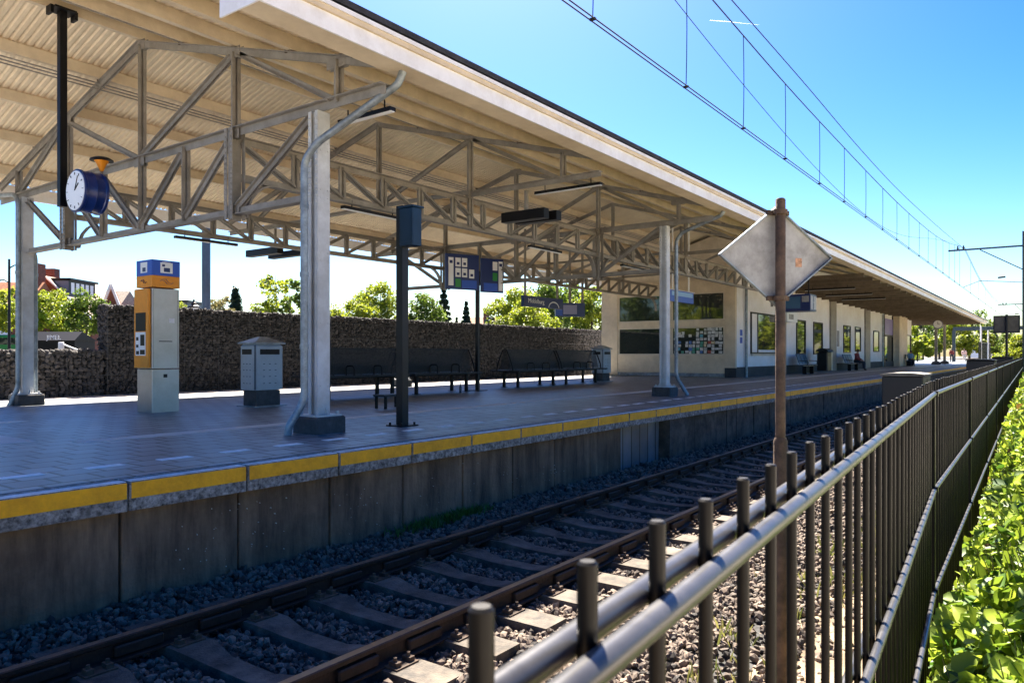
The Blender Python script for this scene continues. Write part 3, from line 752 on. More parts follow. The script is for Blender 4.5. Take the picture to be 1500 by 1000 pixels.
for px in (1090, 1291.5, 1321):
    x = fx(px); mb = MB().tube([(x,F_-.5,4.6),(x,F_-.14,4.3),(x,F_-.10,4.1),(x,F_-.10,0)], .06, 10); q = mb.build('downpipe', M['galv'], bld)
a, b = fx(1294), fx(1307)
d = MB().box(a,a+.2,F_-.08,F_-.002,0,4.2).box(b-.2,b,F_-.08,F_-.002,0,4.2).box(a+.2,b-.2,F_-.08,F_-.002,2.45,2.6).build('entrance', M['black'], bld)
MB().box(a+.2,b-.2,F_-.03,F_-.003,0.05,2.45).build('glass_door', M['glass'], d)
MB().box(a+.2,b-.2,F_-.07,F_-.003,2.62,3.9).build('display', mat('violet_display', (.22,.18,.5), .4), d)
a = fx(1137); dd = MB().box(a,a+.9,F_-.05,F_-.002,.02,2.6).build('door', M['beige'], bld)
MB().box(a+.2,a+.7,F_-.06,F_-.045,1.2,2.4).build('pane', M['glass'], dd)
MB().tube([(a+.8,F_-.09,1.05),(a+.65,F_-.09,1.05)], .02, 6).build('handle', M['steelbrush'], dd)
q = MB().box(fx(1139.5),fx(1155),F_-.45,F_-.02,2.62,3.12).build('lit_box', M['pale'], bld)
MB().box(fx(1142),fx(1149),F_-.455,F_-.448,2.75,3.0).build('pictogram', M['signback'], q)
c = MB().box(xat(1218,13),xat(1218,13)+1.2,12.5,13.3,5.6,7.0).build('chimney', M['brick'], bld); MB().tube([(xat(1218,13)+.5,12.9,7.0),(xat(1218,13)+.5,12.9,7.5)], .18, 8).build('flue', M['black'], c)
# small round blue pictogram plates on the corner
for z in (1.95, 1.62):
    MB().box(XW+.6,XW+.9,F_-.012,F_-.002,z-.13,z+.13).build('blue_pictogram', M['blue'], bld)
# notice boards and letters on the wall
for i, px in enumerate((1226, 1229)):
    MB().box(fx(px),fx(px)+.5,F_-.03,F_-.002,1.5+.0*i,2.5-.6*i).build('notice_board', (M['signback'], M['pale'])[i], bld)

# ------------------------------------------------------------------ gabion walls
gab = mat('gabion_stone', (.022,.021,.022), .9, col2=(.08,.073,.073), island=True)
core = mat('gabion_core', (.02,.02,.02), .95, var=.4, bump=.5)
gw = mat('gabion_wire', (.08,.08,.085), .4, metal=.6)
def gabion(x0, x1, ztop, lab, dy=0, size=.075):
    t = thing('gabion_wall', ((x0+x1)/2, 18.9, 0), lab, 'gabion wall', 'gabion walls behind the platform')
    MB().box(x0+.06,x1-.06,18.88+dy,19.35+dy,0,ztop-.07).build('core', core, t)
    g = size*1.45; P = []
    for x in np.arange(x0+.04, x1, g):
        for z in np.arange(.03, ztop-.02, g*.85): P.append((x, 18.86+dy+rng.uniform(-.02,.03), z))
        for y in np.arange(18.9+dy, 19.35+dy, g): P.append((x, y, ztop-.05))
    for y in np.arange(18.9+dy, 19.35+dy, g):
        for z in np.arange(.03, ztop-.02, g*.85): P.append((x0+.04, y, z))
    P = np.array(P) + rng.uniform(-.02,.02,(len(P),3)); S = rng.uniform(.7,1.15,len(P))*size
    o = rocks('stones', P, S, gab, t, flat=.8); o['kind'] = 'stuff'
    mb = MB()
    for x in np.arange(x0, x1, 1.0): mb.box(x-.003,x+.003,18.777+dy,18.783+dy,0,ztop)
    for z in np.arange(.5, ztop+.01, .5): mb.box(x0,x1,18.777+dy,18.781+dy,z-.004,z+.004)
    mb.build('wire_mesh', gw, t)
gabion(-4, 8.9, 1.10, 'low gabion wall of grey stones behind the left column', -.05, .07)
gabion(8.95, 46, 2.24, 'tall dark gabion wall behind the benches', 0, .055)
# ------------------------------------------------------------------ clock
def v3(*a): return Vector(a)
clk = thing('platform_clock', (5.15,11.5,3.37), 'round blue station clock with white dials hanging from a black pole', 'clock')
cx, cy, cz = 5.18, 11.46, 3.37; r = .31
def xlathe(cx, cy, cz, prof, n=36):                 # revolved about the X axis; prof: (radius, x)
    mb = MB(); pts = []
    for rr, xx in prof:
        for j in range(n): a = 2*math.pi*j/n; pts.append((cx+xx, cy+rr*math.cos(a), cz+rr*math.sin(a)))
    fs = [(i*n+j, (i+1)*n+j, (i+1)*n+(j+1)%n, i*n+(j+1)%n) for i in range(len(prof)-1) for j in range(n)]
    fs += [tuple(range(n)), tuple((len(prof)-1)*n+j for j in range(n-1,-1,-1))]
    return mb.add(pts, fs)
xlathe(cx,cy,cz,[(r-.02,-.17),(r,-.165),(r,-.13),(r-.012,-.12),(r-.012,-.01),(r-.004,0),(r-.012,.01),(r-.012,.12),(r,.13),(r,.165),(r-.02,.17)]).build('drum', M['navy'], clk, smooth=True)
for s in (-1, 1):
    dl = xlathe(cx,cy,cz,[(r-.025,s*.168),(r-.025,s*.178)][::(1 if s>0 else 1)]).build('dial', M['pale'], clk)
    xx = cx+s*.180
    mb = MB()
    for k in range(12):
        a = math.pi*k/6; ro, ri = r-.05, r-.085
        mb.beam((xx,cy+math.sin(a)*ri,cz+math.cos(a)*ri),(xx,cy+math.sin(a)*ro,cz+math.cos(a)*ro),.004,.018,up=(1,0,0))
    mb.build('hour_marks', M['bluegrey'], dl)
    for ln, a, w in ((.15,R(52)*s,.022),(.22,R(24)*s,.016)):
        MB().beam((xx,cy,cz),(xx,cy+math.sin(a)*ln,cz+math.cos(a)*ln),.006,w,up=(1,0,0)).build('clock_hand', M['post'], dl)
pole = MB().box(5.0,5.1,11.93,12.03,3.2,6.15).build('pole', M['black'], clk)
MB().box(4.9,5.2,11.84,12.12,6.10,6.13).box(4.86,4.9,11.9,12.06,6.02,6.14).box(5.2,5.24,11.9,12.06,6.02,6.14).build('roof_bracket', M['black'], pole)
MB().box(5.12,5.24,11.72,11.98,3.30,3.44).build('side_arm', M['black'], clk)
# bird-repelling dish with orange cone
lampo = thing('signal_horn', (5.3,11.3,3.68), 'orange cone with a dark dish standing on top of the station clock', 'warning lamp')
MB().lathe(5.3,11.3,[(.02,3.68),(.04,3.72),(.07,3.79),(.10,3.83)],18).build('cone', M['yellow'], lampo, smooth=True)
MB().lathe(5.3,11.3,[(.16,3.832),(.155,3.85),(.10,3.88),(.03,3.895)],24).build('dish', M['black'], lampo, smooth=True)

# ------------------------------------------------------------------ ticket machine
tm = thing('ticket_machine', (6.95,12.75,0), 'tall steel ticket machine with a yellow front and blue yellow header', 'ticket machine')
x0,x1,y0_,y1_ = 6.7,7.19,12.5,13.0
MB().cbox(x0,x1,y0_,y1_,.0,.745,.008).build('base_cabinet', M['steelbrush'], tm)
MB().cbox(x0,x1,y0_,y1_,.76,2.14,.008).build('upper_cabinet', M['steelbrush'], tm)
mb = MB(); mb.box(x0+.12,x0+.36,y0_-.003,y0_-.0005,1.22,1.235).box(x0+.015,x0+.02,y0_-.003,y0_-.0005,.78,2.12).box(x1-.03,x1-.025,y0_-.003,y0_-.0005,.78,2.12); mb.build('seams', M['post'], tm)
MB().box(x0+.30,x0+.40,y0_-.003,y0_-.0005,1.55,1.63).build('sticker', M['white'], tm); MB().box(x0+.20,x0+.27,y0_-.003,y0_-.0005,.60,.66).build('lock', M['post'], tm)
MB().box(x0-.064,x0-.0605,y0_+.10,y1_-.2,1.86,1.90).box(x0-.064,x0-.0605,y0_+.10,y1_-.28,1.79,1.82).build('printed_lines', M['navy'], pn) if False else None
hb = MB().cbox(x0-.01,x1+.01,y0_-.01,y1_+.01,2.16,2.36,.006).build('yellow_header', M['yellow'], tm)
bb = MB().cbox(x0-.01,x1+.01,y0_-.01,y1_+.01,2.362,2.63,.006).build('blue_header', M['blue'], tm)
pn = MB().cbox(x0-.06,x0-.002,y0_+.03,y1_-.005,.77,2.13,.012).build('yellow_panel', M['yellow'], tm)
sc_ = MB().box(x0-.064,x0-.06,y0_+.10,y1_-.07,1.40,1.72).build('screen', M['black'], pn)
kp = MB().box(x0-.066,x0-.06,y0_+.10,y1_-.07,.98,1.385).build('operating_panel', M['pale'], pn)
mb = MB(); mb.box(x0-.07,x0-.066,y0_+.13,y0_+.26,1.15,1.34); mb.box(x0-.07,x0-.066,y0_+.33,y1_-.1,1.24,1.30); mb.box(x0-.07,x0-.066,y0_+.33,y1_-.1,1.12,1.17); mb.box(x0-.07,x0-.066,y0_+.12,y0_+.27,1.0,1.08); mb.box(x0-.07,x0-.066,y0_+.31,y1_-.1,1.0,1.06)
mb.build('slots', M['black'], kp)
def arrows(cx_, cz_, w, face, off, m, par):            # double-arrow emblem: two interlocking bars
    def P(u, v):
        return (off, cx_-u*w, cz_+v*w) if face == 'x' else (cx_+u*w, off, cz_+v*w)
    for s in (1, -1):
        pts = [(-.95,.05),(-.55,.33),(-.10,.33),(.18,.0),(.38,-.12),(.60,-.12)]
        mb = MB()
        for a, b in zip(pts[:-1], pts[1:]): mb.beam(P(a[0]*s,a[1]*s), P(b[0]*s,b[1]*s), .003 if face=='x' else .003, w*.17, up=((1,0,0) if face=='x' else (0,1,0)))
        mb.build('emblem', m, par)
arrows(6.95, 2.26, .125, 'y', y0_-.013, M['navy'], hb); arrows(12.75, 2.26, .10, 'x', x0-.013, M['navy'], hb)
for fc in ('y','x'):
    if fc == 'y':
        t = MB().box(6.84,7.06,y0_-.014,y0_-.010,2.41,2.59).build('pictogram', M['pale'], bb)
        MB().box(6.90,7.01,y0_-.017,y0_-.0145,2.43,2.50).box(6.87,6.92,y0_-.017,y0_-.0145,2.52,2.56).build('pictogram_marks', M['navy'], t)
        MB().box(6.87,7.02,y0_-.014,y0_-.010,2.597,2.605).build('header_line', M['pale'], bb)
    else:
        t = MB().box(x0-.014,x0-.010,12.64,12.86,2.41,2.59).build('pictogram', M['pale'], bb)
        MB().box(x0-.017,x0-.0145,12.69,12.79,2.43,2.50).build('pictogram_marks', M['navy'], t)

# ------------------------------------------------------------------ litter bins
def litter_bin(x, y, lab):
    t = thing('litter_bin', (x,y,0), lab, 'litter bin', 'grey litter bins under the canopy')
    MB().box(x-.27,x+.27,y-.2,y+.2,.02,.31).build('pedestal', M['conc_dark'], t)
    MB().box(x-.36,x+.36,y-.29,y+.29,0,.02).build('foot_plate', M['galv'], t)
    b = MB().cbox(x-.33,x+.33,y-.25,y+.25,.32,1.20,.05).build('body', M['bingrey'], t)
    mb = MB()
    for s in (-1,1):
        mb.box(x-.22,x+.22,y+s*.254-.003,y+s*.254+.003,1.0,1.1) ; mb.box(x+s*.334-.003,x+s*.334+.003,y-.15,y+.15,1.0,1.1)
    mb.build('opening', M['black'], b)
    mb = MB()
    for zz_ in (.45,.58,.70,.82):
        for k in (-1,0,1):
            mb.box(x+k*.13-.02,x+k*.13+.02,y-.254,y-.2505,zz_-.006,zz_+.006); mb.box(x-.334,x-.3305,y+k*.1-.02,y+k*.1+.02,zz_-.006,zz_+.006)
    mb.build('vents', M['bluegrey'], b)
    mb = MB(); mb.box(x-.335,x-.333,y-.25,y-.235,.33,1.18); mb.box(x-.33,x-.315,y-.253,y-.2505,.33,1.18); mb.build('edge_seam', M['bluegrey'], b)
    mb = MB(); mb.add([(x-.35,y-.27,1.2),(x+.35,y-.27,1.2),(x+.35,y+.27,1.2),(x-.35,y+.27,1.2),(x-.35,y-.27,1.225),(x+.35,y-.27,1.225),(x+.35,y+.27,1.225),(x-.35,y+.27,1.225),(x-.07,y-.05,1.34),(x+.07,y-.05,1.34),(x+.07,y+.05,1.34),(x-.07,y+.05,1.34)],
        [(0,3,2,1),(0,1,5,4),(1,2,6,5),(2,3,7,6),(3,0,4,7),(4,5,9,8),(5,6,10,9),(6,7,11,10),(7,4,8,11),(8,9,10,11)]); mb.build('lid', M['galv'], t)
litter_bin(8.85,12.45,'grey octagonal litter bin between the ticket machine and the front column')
litter_bin(24.3,13.6,'grey litter bin at the far end of the right benches beside the glazed wall')

# ------------------------------------------------------------------ back to back benches
perf = mat('black_mesh_steel', (.005,.006,.008), .42, metal=.0, bump=.5, bscale=120)
L = 2.66
def bench():
    t = thing('double_bench', (0,0,0), 'x', 'bench', 'black back to back benches')
    for s in (-1,1):
        mb = MB()
        for k in range(13): mb.box(0,L,s*(.10+.034*k)-.011,s*(.10+.034*k)+.011,.50+.012*math.sin(k/12*3.14),.515+.012*math.sin(k/12*3.14))
        mb.box(0,L,s*.53-.02,s*.53+.02,.485,.525)
        for x in (.05,L/2,L-.05): mb.box(x-.02,x+.02,min(s*.08,s*.54),max(s*.08,s*.54),.47,.498)
        mb.build('seat', perf, t)
        mb = MB()
        for k in range(20):
            f = k/19; y = s*(.20-.13*f); mb.box(.06,L-.06,y-.006,y+.006,.56+.55*f-.010,.56+.55*f+.010)
        mb.box(.03,L-.03,s*.06-.018,s*.06+.018,1.12,1.15)
        mb.build('backrest', perf, t)
        for x in (.03,L-.03):
            MB().tube([(x,s*.30,.50),(x,s*.27,.68),(x,s*.16,.95),(x,s*.06,1.14)], .022, 8).build('end_frame', M['black'], t)
        for x in (.9,1.75):
            MB().tube([(x,s*.22,.50),(x,s*.22,.70),(x,s*.27,.74),(x,s*.43,.74),(x,s*.48,.70),(x,s*.48,.52)], .017, 8).build('armrest', M['black'], t)
        for x in (.35, L-.35):
            l = MB().box(x-.035,x+.035,s*.26-.035,s*.26+.035,.012,.48).build('leg', M['black'], t)
            MB().box(x-.09,x+.09,s*.26-.07,s*.26+.07,0,.012).build('foot_plate', M['black'], l)
    MB().box(.1,L-.1,-.03,.03,.44,.49).box(.33,.37,-.28,.28,.44,.482).box(L-.37,L-.33,-.28,.28,.44,.482).build('support_beam', M['black'], t)
    return t
b0 = bench(); b0.location = (10.55,13.2,0); b0['label'] = 'black double bench nearest the front column, its left end hidden by the column'
dup(b0, (13.35,13.2,0), 'black double bench directly behind the dark cabinet post')
dup(b0, (18.0,13.4,0), 'black double bench right of the information board post')
dup(b0, (20.75,13.4,0), 'black double bench ending at the far litter bin')
# small bottle
bt = thing('bottle', (14.95,12.55,0), 'small dark glass bottle left on the paving by the bench', 'bottle')
MB().lathe(14.95,12.55,[(.03,0),(.035,.02),(.035,.15),(.013,.20),(.013,.27)],10).build('bottle_body', mat('dark_glass_bottle', (.02,.03,.05), .1), bt, smooth=True)
# low table
lt = thing('low_table', (9.95,10.05,0), 'low black slatted stool behind the dark post', 'stool')
MB().box(9.65,10.25,9.9,10.2,.22,.26).build('top', perf, lt)
for x in (9.7,10.2):
    for y in (9.93,10.17): MB().box(x-.02,x+.02,y-.02,y+.02,0,.22).build('leg', M['black'], lt)

# ------------------------------------------------------------------ dark post with cabinet
pc = thing('cabinet_post', (7.75,7.4,0), 'dark steel post carrying a blue grey cabinet beside the platform edge', 'post')
px_, py_ = 7.57, 7.42
MB().box(px_-.06,px_+.06,py_-.06,py_+.06,.015,3.08).build('pole', M['post'], pc)
mb = MB().box(px_-.17,px_+.17,py_-.15,py_+.15,0,.015)
for sx in (-.13,.13):
    for sy in (-.11,.11): mb.tube([(px_+sx,py_+sy,.015),(px_+sx,py_+sy,.05)], .016, 8)
mb.build('foot_plate', M['black'], pc)
cbx = MB().cbox(px_-.13,px_+.05,py_-.33,py_-.065,2.50,3.02,.012).build('cabinet', M['bluegrey'], pc)
MB().box(px_-.15,px_+.07,py_-.35,py_-.0645,3.021,3.045).build('cabinet_cap', M['bluegrey'], cbx)
MB().box(px_-.134,px_-.1305,py_-.30,py_-.10,2.55,2.97).build('cabinet_door', M['bluegrey'], cbx)

# ------------------------------------------------------------------ information board on a pole
ib = thing('information_board', (16.1,12.9,0), 'blue two panel information board with white pictograms on a slim post', 'information board')
bx, by = 16.1, 12.9
MB().box(bx-.045,bx+.045,by-.045,by+.045,0,3.3).build('pole', M['post'], ib)
MB().box(bx-.2,bx+.2,by-.2,by+.2,0,.02).build('foot_plate', M['black'], ib)
ang = R(-22)
def panel(ux0, ux1, z0, z1, off, name, m, par):
    t = Vector((math.cos(ang), math.sin(ang), 0)); nn = Vector((t.y, -t.x, 0)); nn = nn if nn.dot(v3(-1,-1,0)) > 0 else -nn
    o = v3(bx,by,0) + nn*.06
    a, b = o+t*ux0, o+t*ux1
    return MB().add([tuple(p+nn*q)[:2]+(z,) for z in (z0,z1) for p, q in ((a,off),(b,off),(b,off-.035 if off < .01 else off-.004),(a,off-.035 if off < .01 else off-.004))],
                    [(0,1,2,3),(7,6,5,4),(0,4,5,1),(1,5,6,2),(2,6,7,3),(3,7,4,0)]).build(name, m, par)
p1 = panel(-1.02,.01,2.76,3.72,0,'panel',M['navy'],ib); p2 = panel(.07,.80,2.72,3.66,-.001,'panel',M['navy'],ib)
panel(-.93,-.78,2.86,3.62,.006,'white_strip',M['pale'],p1)
panel(-.90,-.81,3.46,3.54,.011,'arrow_mark',M['navy'],p1)
for i, (u, z) in enumerate(((-.72,3.38),(-.52,3.38),(-.72,3.10),(-.52,3.10),(-.30,3.08))):
    q = panel(u,u+.16,z,z+.24,.006,'pictogram',M['pale'],p1); panel(u+.04,u+.12,z+.05,z+.12,.011,'pictogram_mark',M['navy'],q)
panel(-.72,-.56,2.83,3.05,.006,'green_pictogram',M['green'],p1)
panel(-.52,-.06,2.80,3.02,.006,'blue_field',M['blue'],p1)
panel(.64,.77,2.78,3.6,.006,'white_strip',M['pale'],p2); panel(.45,.60,3.34,3.58,.006,'pictogram',M['pale'],p2); panel(.45,.60,3.05,3.27,.006,'green_pictogram',M['green'],p2)
panel(.16,.6,2.76,2.98,.006,'blue_field',M['blue'],p2); panel(.66,.75,3.46,3.54,.011,'arrow_mark',M['navy'],p2)

# ------------------------------------------------------------------ hanging signs
def hang(name, x, y, z0, z1, w, face, lab, cat, m=M['navy'], ztop=None, rods=2, th=.12, rodm=S_):
    t = thing(name, (x,y,z0), lab, cat)
    ztop = ztop or roofz(y)
    if face == 'x': b = MB().cbox(x-th/2,x+th/2,y-w/2,y+w/2,z0,z1,.01)
    else: b = MB().cbox(x-w/2,x+w/2,y-th/2,y+th/2,z0,z1,.01)
    b = b.build('sign_box', m, t)
    for k in range(rods):
        f = (-.35,.35)[k] if rods == 2 else 0
        p = (x, y+f*w) if face == 'x' else (x+f*w, y)
        MB().tube([(p[0],p[1],z1),(p[0],p[1],ztop)], .03, 8).build('hanger', rodm, t)
    return t, b
# station name sign, lengthwise, facing the track
sx, sy = 22.05, 14.7
ang2 = 0.0; ang3 = R(-44)
def obox(c, u0, u1, z0, z1, n0, n1, a):
    t = Vector((math.cos(a), math.sin(a), 0)); nn = Vector((t.y, -t.x, 0)); c = Vector(c)
    ps = [c+t*u+nn*q for u, q in ((u0,n0),(u1,n0),(u1,n1),(u0,n1))]
    return MB().add([(p.x,p.y,z) for z in (z0,z1) for p in ps], [(0,3,2,1),(4,5,6,7),(0,1,5,4),(1,2,6,5),(2,3,7,6),(3,0,4,7)])
ns = thing('name_sign', (sx,sy,2.6), 'dark blue station name sign with white lettering and a white arc', 'name sign')
nb = obox((sx,sy,0),-1.25,1.25,2.65,3.02,-.06,.06,ang2).build('sign_box', M['navy'], ns)
mb = MB(); T_ = Vector((math.cos(ang2), math.sin(ang2), 0)); N_ = Vector((T_.y,-T_.x,0))
rotn = Matrix(((T_.x,0,N_.x),(T_.y,0,N_.y),(0,1,0)))
text('Middelburg', .22, M['pale'], nb, Vector((sx,sy,0))+T_*-.50+N_*.062+v3(0,0,2.85), rotn)
pp = [Vector((sx,sy,0))+T_*(.62+.34*math.cos(a))+N_*.064+v3(0,0,2.66+.22*math.sin(a)) for a in np.linspace(.15,math.pi*.98,14)]
for a, b in zip(pp[:-1], pp[1:]): mb.beam(a, b, .04, .004, up=N_)
mb.build('white_arc', M['pale'], nb)
for f in (-1.1,.95):
    p = Vector((sx,sy,0))+T_*f; MB().box(p.x-.03,p.x+.03,p.y-.03,p.y+.03,3.02,5.3).build('hanger', S_, ns)
s2x, s2y = 24.6, 15.15
ds = thing('departure_display', (s2x,s2y,2.4), 'dark blue departure display with a pale panel hanging by the trees', 'display')
db = obox((s2x,s2y,0),-.58,.58,2.46,2.98,-.08,.08,ang3).build('sign_box', M['navy'], ds)
obox((s2x,s2y,0),-.28,.26,2.55,2.90,.08,.085,ang3).build('pale_panel', mat('lilac_panel', (.30,.30,.50), .4), db)
obox((s2x,s2y,0),-.56,-.31,2.50,2.72,.08,.085,ang3).build('blue_panel', M['blue'], db)
obox((s2x,s2y,0),-.55,-.49,2.74,2.80,.08,.087,ang3).build('white_mark', M['white'], db); obox((s2x,s2y,0),-.45,-.38,2.74,2.80,.08,.087,ang3).build('white_mark', M['white'], db)
mb = MB(); 
for f in (-.5,0,.5): p = Vector((s2x,s2y,0))+Vector((math.cos(ang3),math.sin(ang3),0))*f; MB().box(p.x-.035,p.x+.035,p.y-.035,p.y+.035,2.98,5.1).build('hanger', S_, ds)
# blue sign behind column two
t_, b_ = hang('blue_sign', 24.6, 10.6, 2.82, 3.20, 2.0, 'y', 'bright blue hanging sign in front of the glazed end wall', 'sign', M['blue'], rods=2, rodm=M['pale'])
MB().box(23.7,25.5,10.534,10.539,3.02,3.17).build('light_panel', mat('light_blue_panel', (.25,.45,.75), .3), b_)
MB().cbox(23.57,25.63,10.5,10.7,3.203,3.225,.008).build('sign_cap', M['white'], b_)
t_, b_ = hang('platform_display', 32.3, 8.72, 2.79, 3.48, 1.25, 'x', 'blue platform departure display with a double arrow emblem on its end', 'display', M['navy'], rods=2, th=1.0, rodm=M['black'])
MB().box(31.79,31.796,8.48,9.30,2.90,3.38).build('screen', mat('display_screen', (.05,.13,.25), .15), b_)
MB().box(31.79,31.796,8.14,8.42,3.15,3.40).build('platform_number', M['signback'], b_)
MB().box(31.84,32.76,8.086,8.092,2.84,3.43).build('end_face', M['navy'], b_)
MB().box(32.12,32.20,8.08,8.085,2.86,3.41).box(32.42,32.50,8.08,8.085,2.86,3.41).beam((32.2,8.082,3.15),(32.42,8.082,3.15),.004,.08,up=(0,1,0)).box(31.88,31.97,8.08,8.085,2.86,3.41).box(32.6,32.72,8.08,8.085,2.86,3.41).build('emblem', M['white'], b_)
# black loudspeakers / display seen from behind
bd = thing('black_loudspeaker', (11.75,9.0,3.5), 'pair of black loudspeaker boxes hanging under the middle beam', 'loudspeaker')
MB().cbox(11.66,11.84,7.75,8.76,3.57,3.76,.01).build('box', M['black'], bd); MB().cbox(12.02,12.2,7.70,8.68,3.58,3.76,.01).build('box', M['black'], bd)
mb = MB().box(11.74,11.80,8.2,8.26,3.76,4.15).box(11.84,12.02,8.2,8.26,3.66,3.70); mb.build('hanger', S_, bd)
gd = thing('grey_lamp', (12.5,17.0,3.7), 'pair of grey lamp boxes hanging beyond the rear girder', 'lamp')
MB().cbox(12.2,12.4,16.5,17.9,3.66,3.84,.01).cbox(12.7,12.9,16.2,17.6,3.64,3.80,.01).build('housing', M['post'], gd); MB().box(12.4,12.7,17.0,17.05,3.72,3.76).box(12.5,12.55,17.0,17.05,3.76,4.6).build('hanger', S_, gd)

# ------------------------------------------------------------------ diamond sign at the track
dsg = thing('diamond_sign', (4.66,1.36,-1.05), 'weathered grey back of a diamond shaped track sign on a rusty pole', 'track sign')
fx_, fy_ = 4.66, 1.36
a_ = YAW + R(14)                          # facing direction of the plate (away from the camera)
T3 = Vector((-math.sin(a_), math.cos(a_), 0)); N3 = Vector((math.cos(a_), math.sin(a_), 0))
def P3(u, z, q): return v3(fx_,fy_,0)+T3*u+N3*q+v3(0,0,z)
zc_, hw, hh = 1.605, .39, .305
def diamond(s, q0, q1):
    P = [(-hw*s,0),(0,hh*s),(hw*s,0),(0,-hh*s)]; return [P3(u,zc_+z,q) for q in (q0,q1) for u,z in P]
FS = [(0,1,2,3),(7,6,5,4),(0,4,5,1),(1,5,6,2),(2,6,7,3),(3,7,4,0)]
pl = MB().add(diamond(1,.052,.056), FS).build('plate', M['signback'], dsg)
mb = MB(); P = [(-hw,0),(0,hh),(hw,0),(0,-hh)]
for i in range(4):
    a, b = P[i], P[(i+1)%4]; mb.beam(P3(a[0],zc_+a[1],.043), P3(b[0],zc_+b[1],.043), .026, .008, up=(0,0,1) ) 
mb.build('folded_edge', M['galv'], pl)
MB().add([P3(u,z,q) for q in (.0505,.0518) for u,z in ((-.185,1.545),(-.14,1.545),(-.14,1.60),(-.185,1.60))], FS).build('sticker', mat('faded_orange_sticker', (.55,.30,.18), .7, var=.35, scale=60), pl)
MB().tube([(fx_,fy_,.45),(fx_,fy_,1.945),(fx_,fy_,1.955)], [.030,.030,.022], 16).build('pole', M['rust'], dsg, smooth=True)
MB().tube([(fx_,fy_,-1.15),(fx_,fy_,.47),(fx_,fy_,.49)], [.042,.042,.034], 16).build('pole_sleeve', M['rust'], dsg, smooth=True)
for z in (1.87, 1.345):
    MB().tube([(fx_,fy_,z-.014),(fx_,fy_,z+.014)], .042, 16).beam(P3(-.075,z,.03),P3(.075,z,.03),.02,.028).build('clamp', M['rust'], dsg)
# far rectangular sign
rs = thing('square_sign', (46,2.0,-1), 'brown grey back of a square track sign on a dark pole far along the fence', 'track sign')
MB().box(46,46.04,1.45,2.6,2.1,3.0).build('plate', mat('brown_plate', (.10,.085,.075), .7, var=.3), rs)
MB().box(45.97,45.999,1.45,1.5,2.1,3.0).box(45.97,45.999,2.55,2.6,2.1,3.0).box(45.97,45.999,1.5,2.55,2.95,3.0).box(45.97,45.999,1.5,2.55,2.1,2.15).build('frame', M['post'], rs)
MB().tube([(45.93,2.02,-1.05),(45.93,2.02,3.05)], .06, 10).build('pole', M['post'], rs)

# trackside cabinets
for i, (x, w, l, z, lab) in enumerate(((13.9,.6,.9,.70,'dark trackside cabinet with a rounded pale top nearest the fence'), (29.5,.8,1.0,.84,'dark trackside cabinet, second one along the track'), (42,.8,1.0,.90,'dark trackside cabinet beside the far square sign'))):
    t = thing('trackside_cabinet', (x,2.0,-1.05), lab, 'cabinet', 'dark cabinets along the track')
    MB().cbox(x-l/2,x+l/2,2-w/2,2+w/2,-1.1,z-.05,.02).build('body', mat('cabinet_paint', (.018,.018,.02), .5) if i == 0 else bpy.data.materials['cabinet_paint'], t)
    MB().prism([(2-w/2-.02,z-.05),(2+w/2+.02,z-.05),(2+w/2+.02,z-.02),(2+w/4,z),(2-w/4,z),(2-w/2-.02,z-.02)], 'x', x-l/2-.02, x+l/2+.02).build('lid', M['concrete'] if i == 0 else M['fence'], t)
    MB().box(x-.02,x+.02,2-w/2-.006,2-w/2-.0005,-.9,z-.1).build('door_seam', M['black'], t)

# ------------------------------------------------------------------ furniture along the facade
def chair_bench(x, n, lab):
    t = thing('wall_bench', (x,10.3,0), lab, 'bench', 'dark benches along the facade')
    for k in range(n):
        a = x+k*.62
        s = MB().cbox(a,a+.54,10.05,10.5,.44,.48,.02).build('seat', M['bluegrey'], t)
        MB().add([(a,10.48,.5),(a+.54,10.48,.5),(a+.54,10.66,1.02),(a,10.66,1.02),(a,10.52,.5),(a+.54,10.52,.5),(a+.54,10.70,1.02),(a,10.70,1.02)], [(0,1,2,3),(7,6,5,4),(0,4,5,1),(1,5,6,2),(2,6,7,3),(3,7,4,0)]).build('backrest', M['bluegrey'], t)
    for a in (x+.2, x+n*.62-.3):
        MB().box(a-.03,a+.03,10.2,10.4,0,.40).build('leg', M['black'], t)
    for a in (x-.03, x+n*.62-.05):
        MB().tube([(a,10.1,.46),(a,10.1,.66),(a,10.5,.68)], .02, 6).build('armrest', M['black'], t)
    MB().box(x,x+n*.62-.08,10.26,10.32,.40,.44).build('beam', M['galv'], t)
chair_bench(39.2,3,'dark blue bench by the two narrow windows'); chair_bench(49.4,4,'dark blue bench with a person sitting at its right end')
wb = thing('waste_bin', (43.2,10.2,0), 'dark round topped waste bin beside the dark blue bench', 'waste bin')
MB().cbox(42.6,43.6,9.95,10.5,.12,1.15,.06).build('body', M['post'], wb); MB().cbox(43.61,43.75,9.95,10.5,.12,1.15,.02).build('side_panel', M['steelbrush'], wb)
MB().prism([(9.9,1.15),(10.55,1.15),(10.5,1.26),(10.35,1.33),(10.1,1.33),(9.95,1.26)], 'x', 42.55, 43.8).build('hood', M['post'], wb)
MB().box(42.8,43.4,9.944,9.949,.9,1.06).build('opening', M['black'], wb)
ck = thing('platform_clock', (81,9.0,3.86), 'small white round clock hanging under the far canopy', 'clock')
xlathe(81,9.0,3.86,[(.40,-.1),(.42,-.08),(.42,.08),(.40,.1)],24).build('drum', M['navy'], ck); xlathe(81,9.0,3.86,[(.37,-.11),(.37,-.101)],24).build('dial', M['pale'], ck)
MB().box(80.88,80.889,8.98,9.02,3.86,4.1).box(80.88,80.889,8.84,9.0,3.84,3.88).build('clock_hands', M['post'], ck)
MB().box(80.97,81.03,8.97,9.03,4.28,4.6).build('hanger', M['black'], ck)
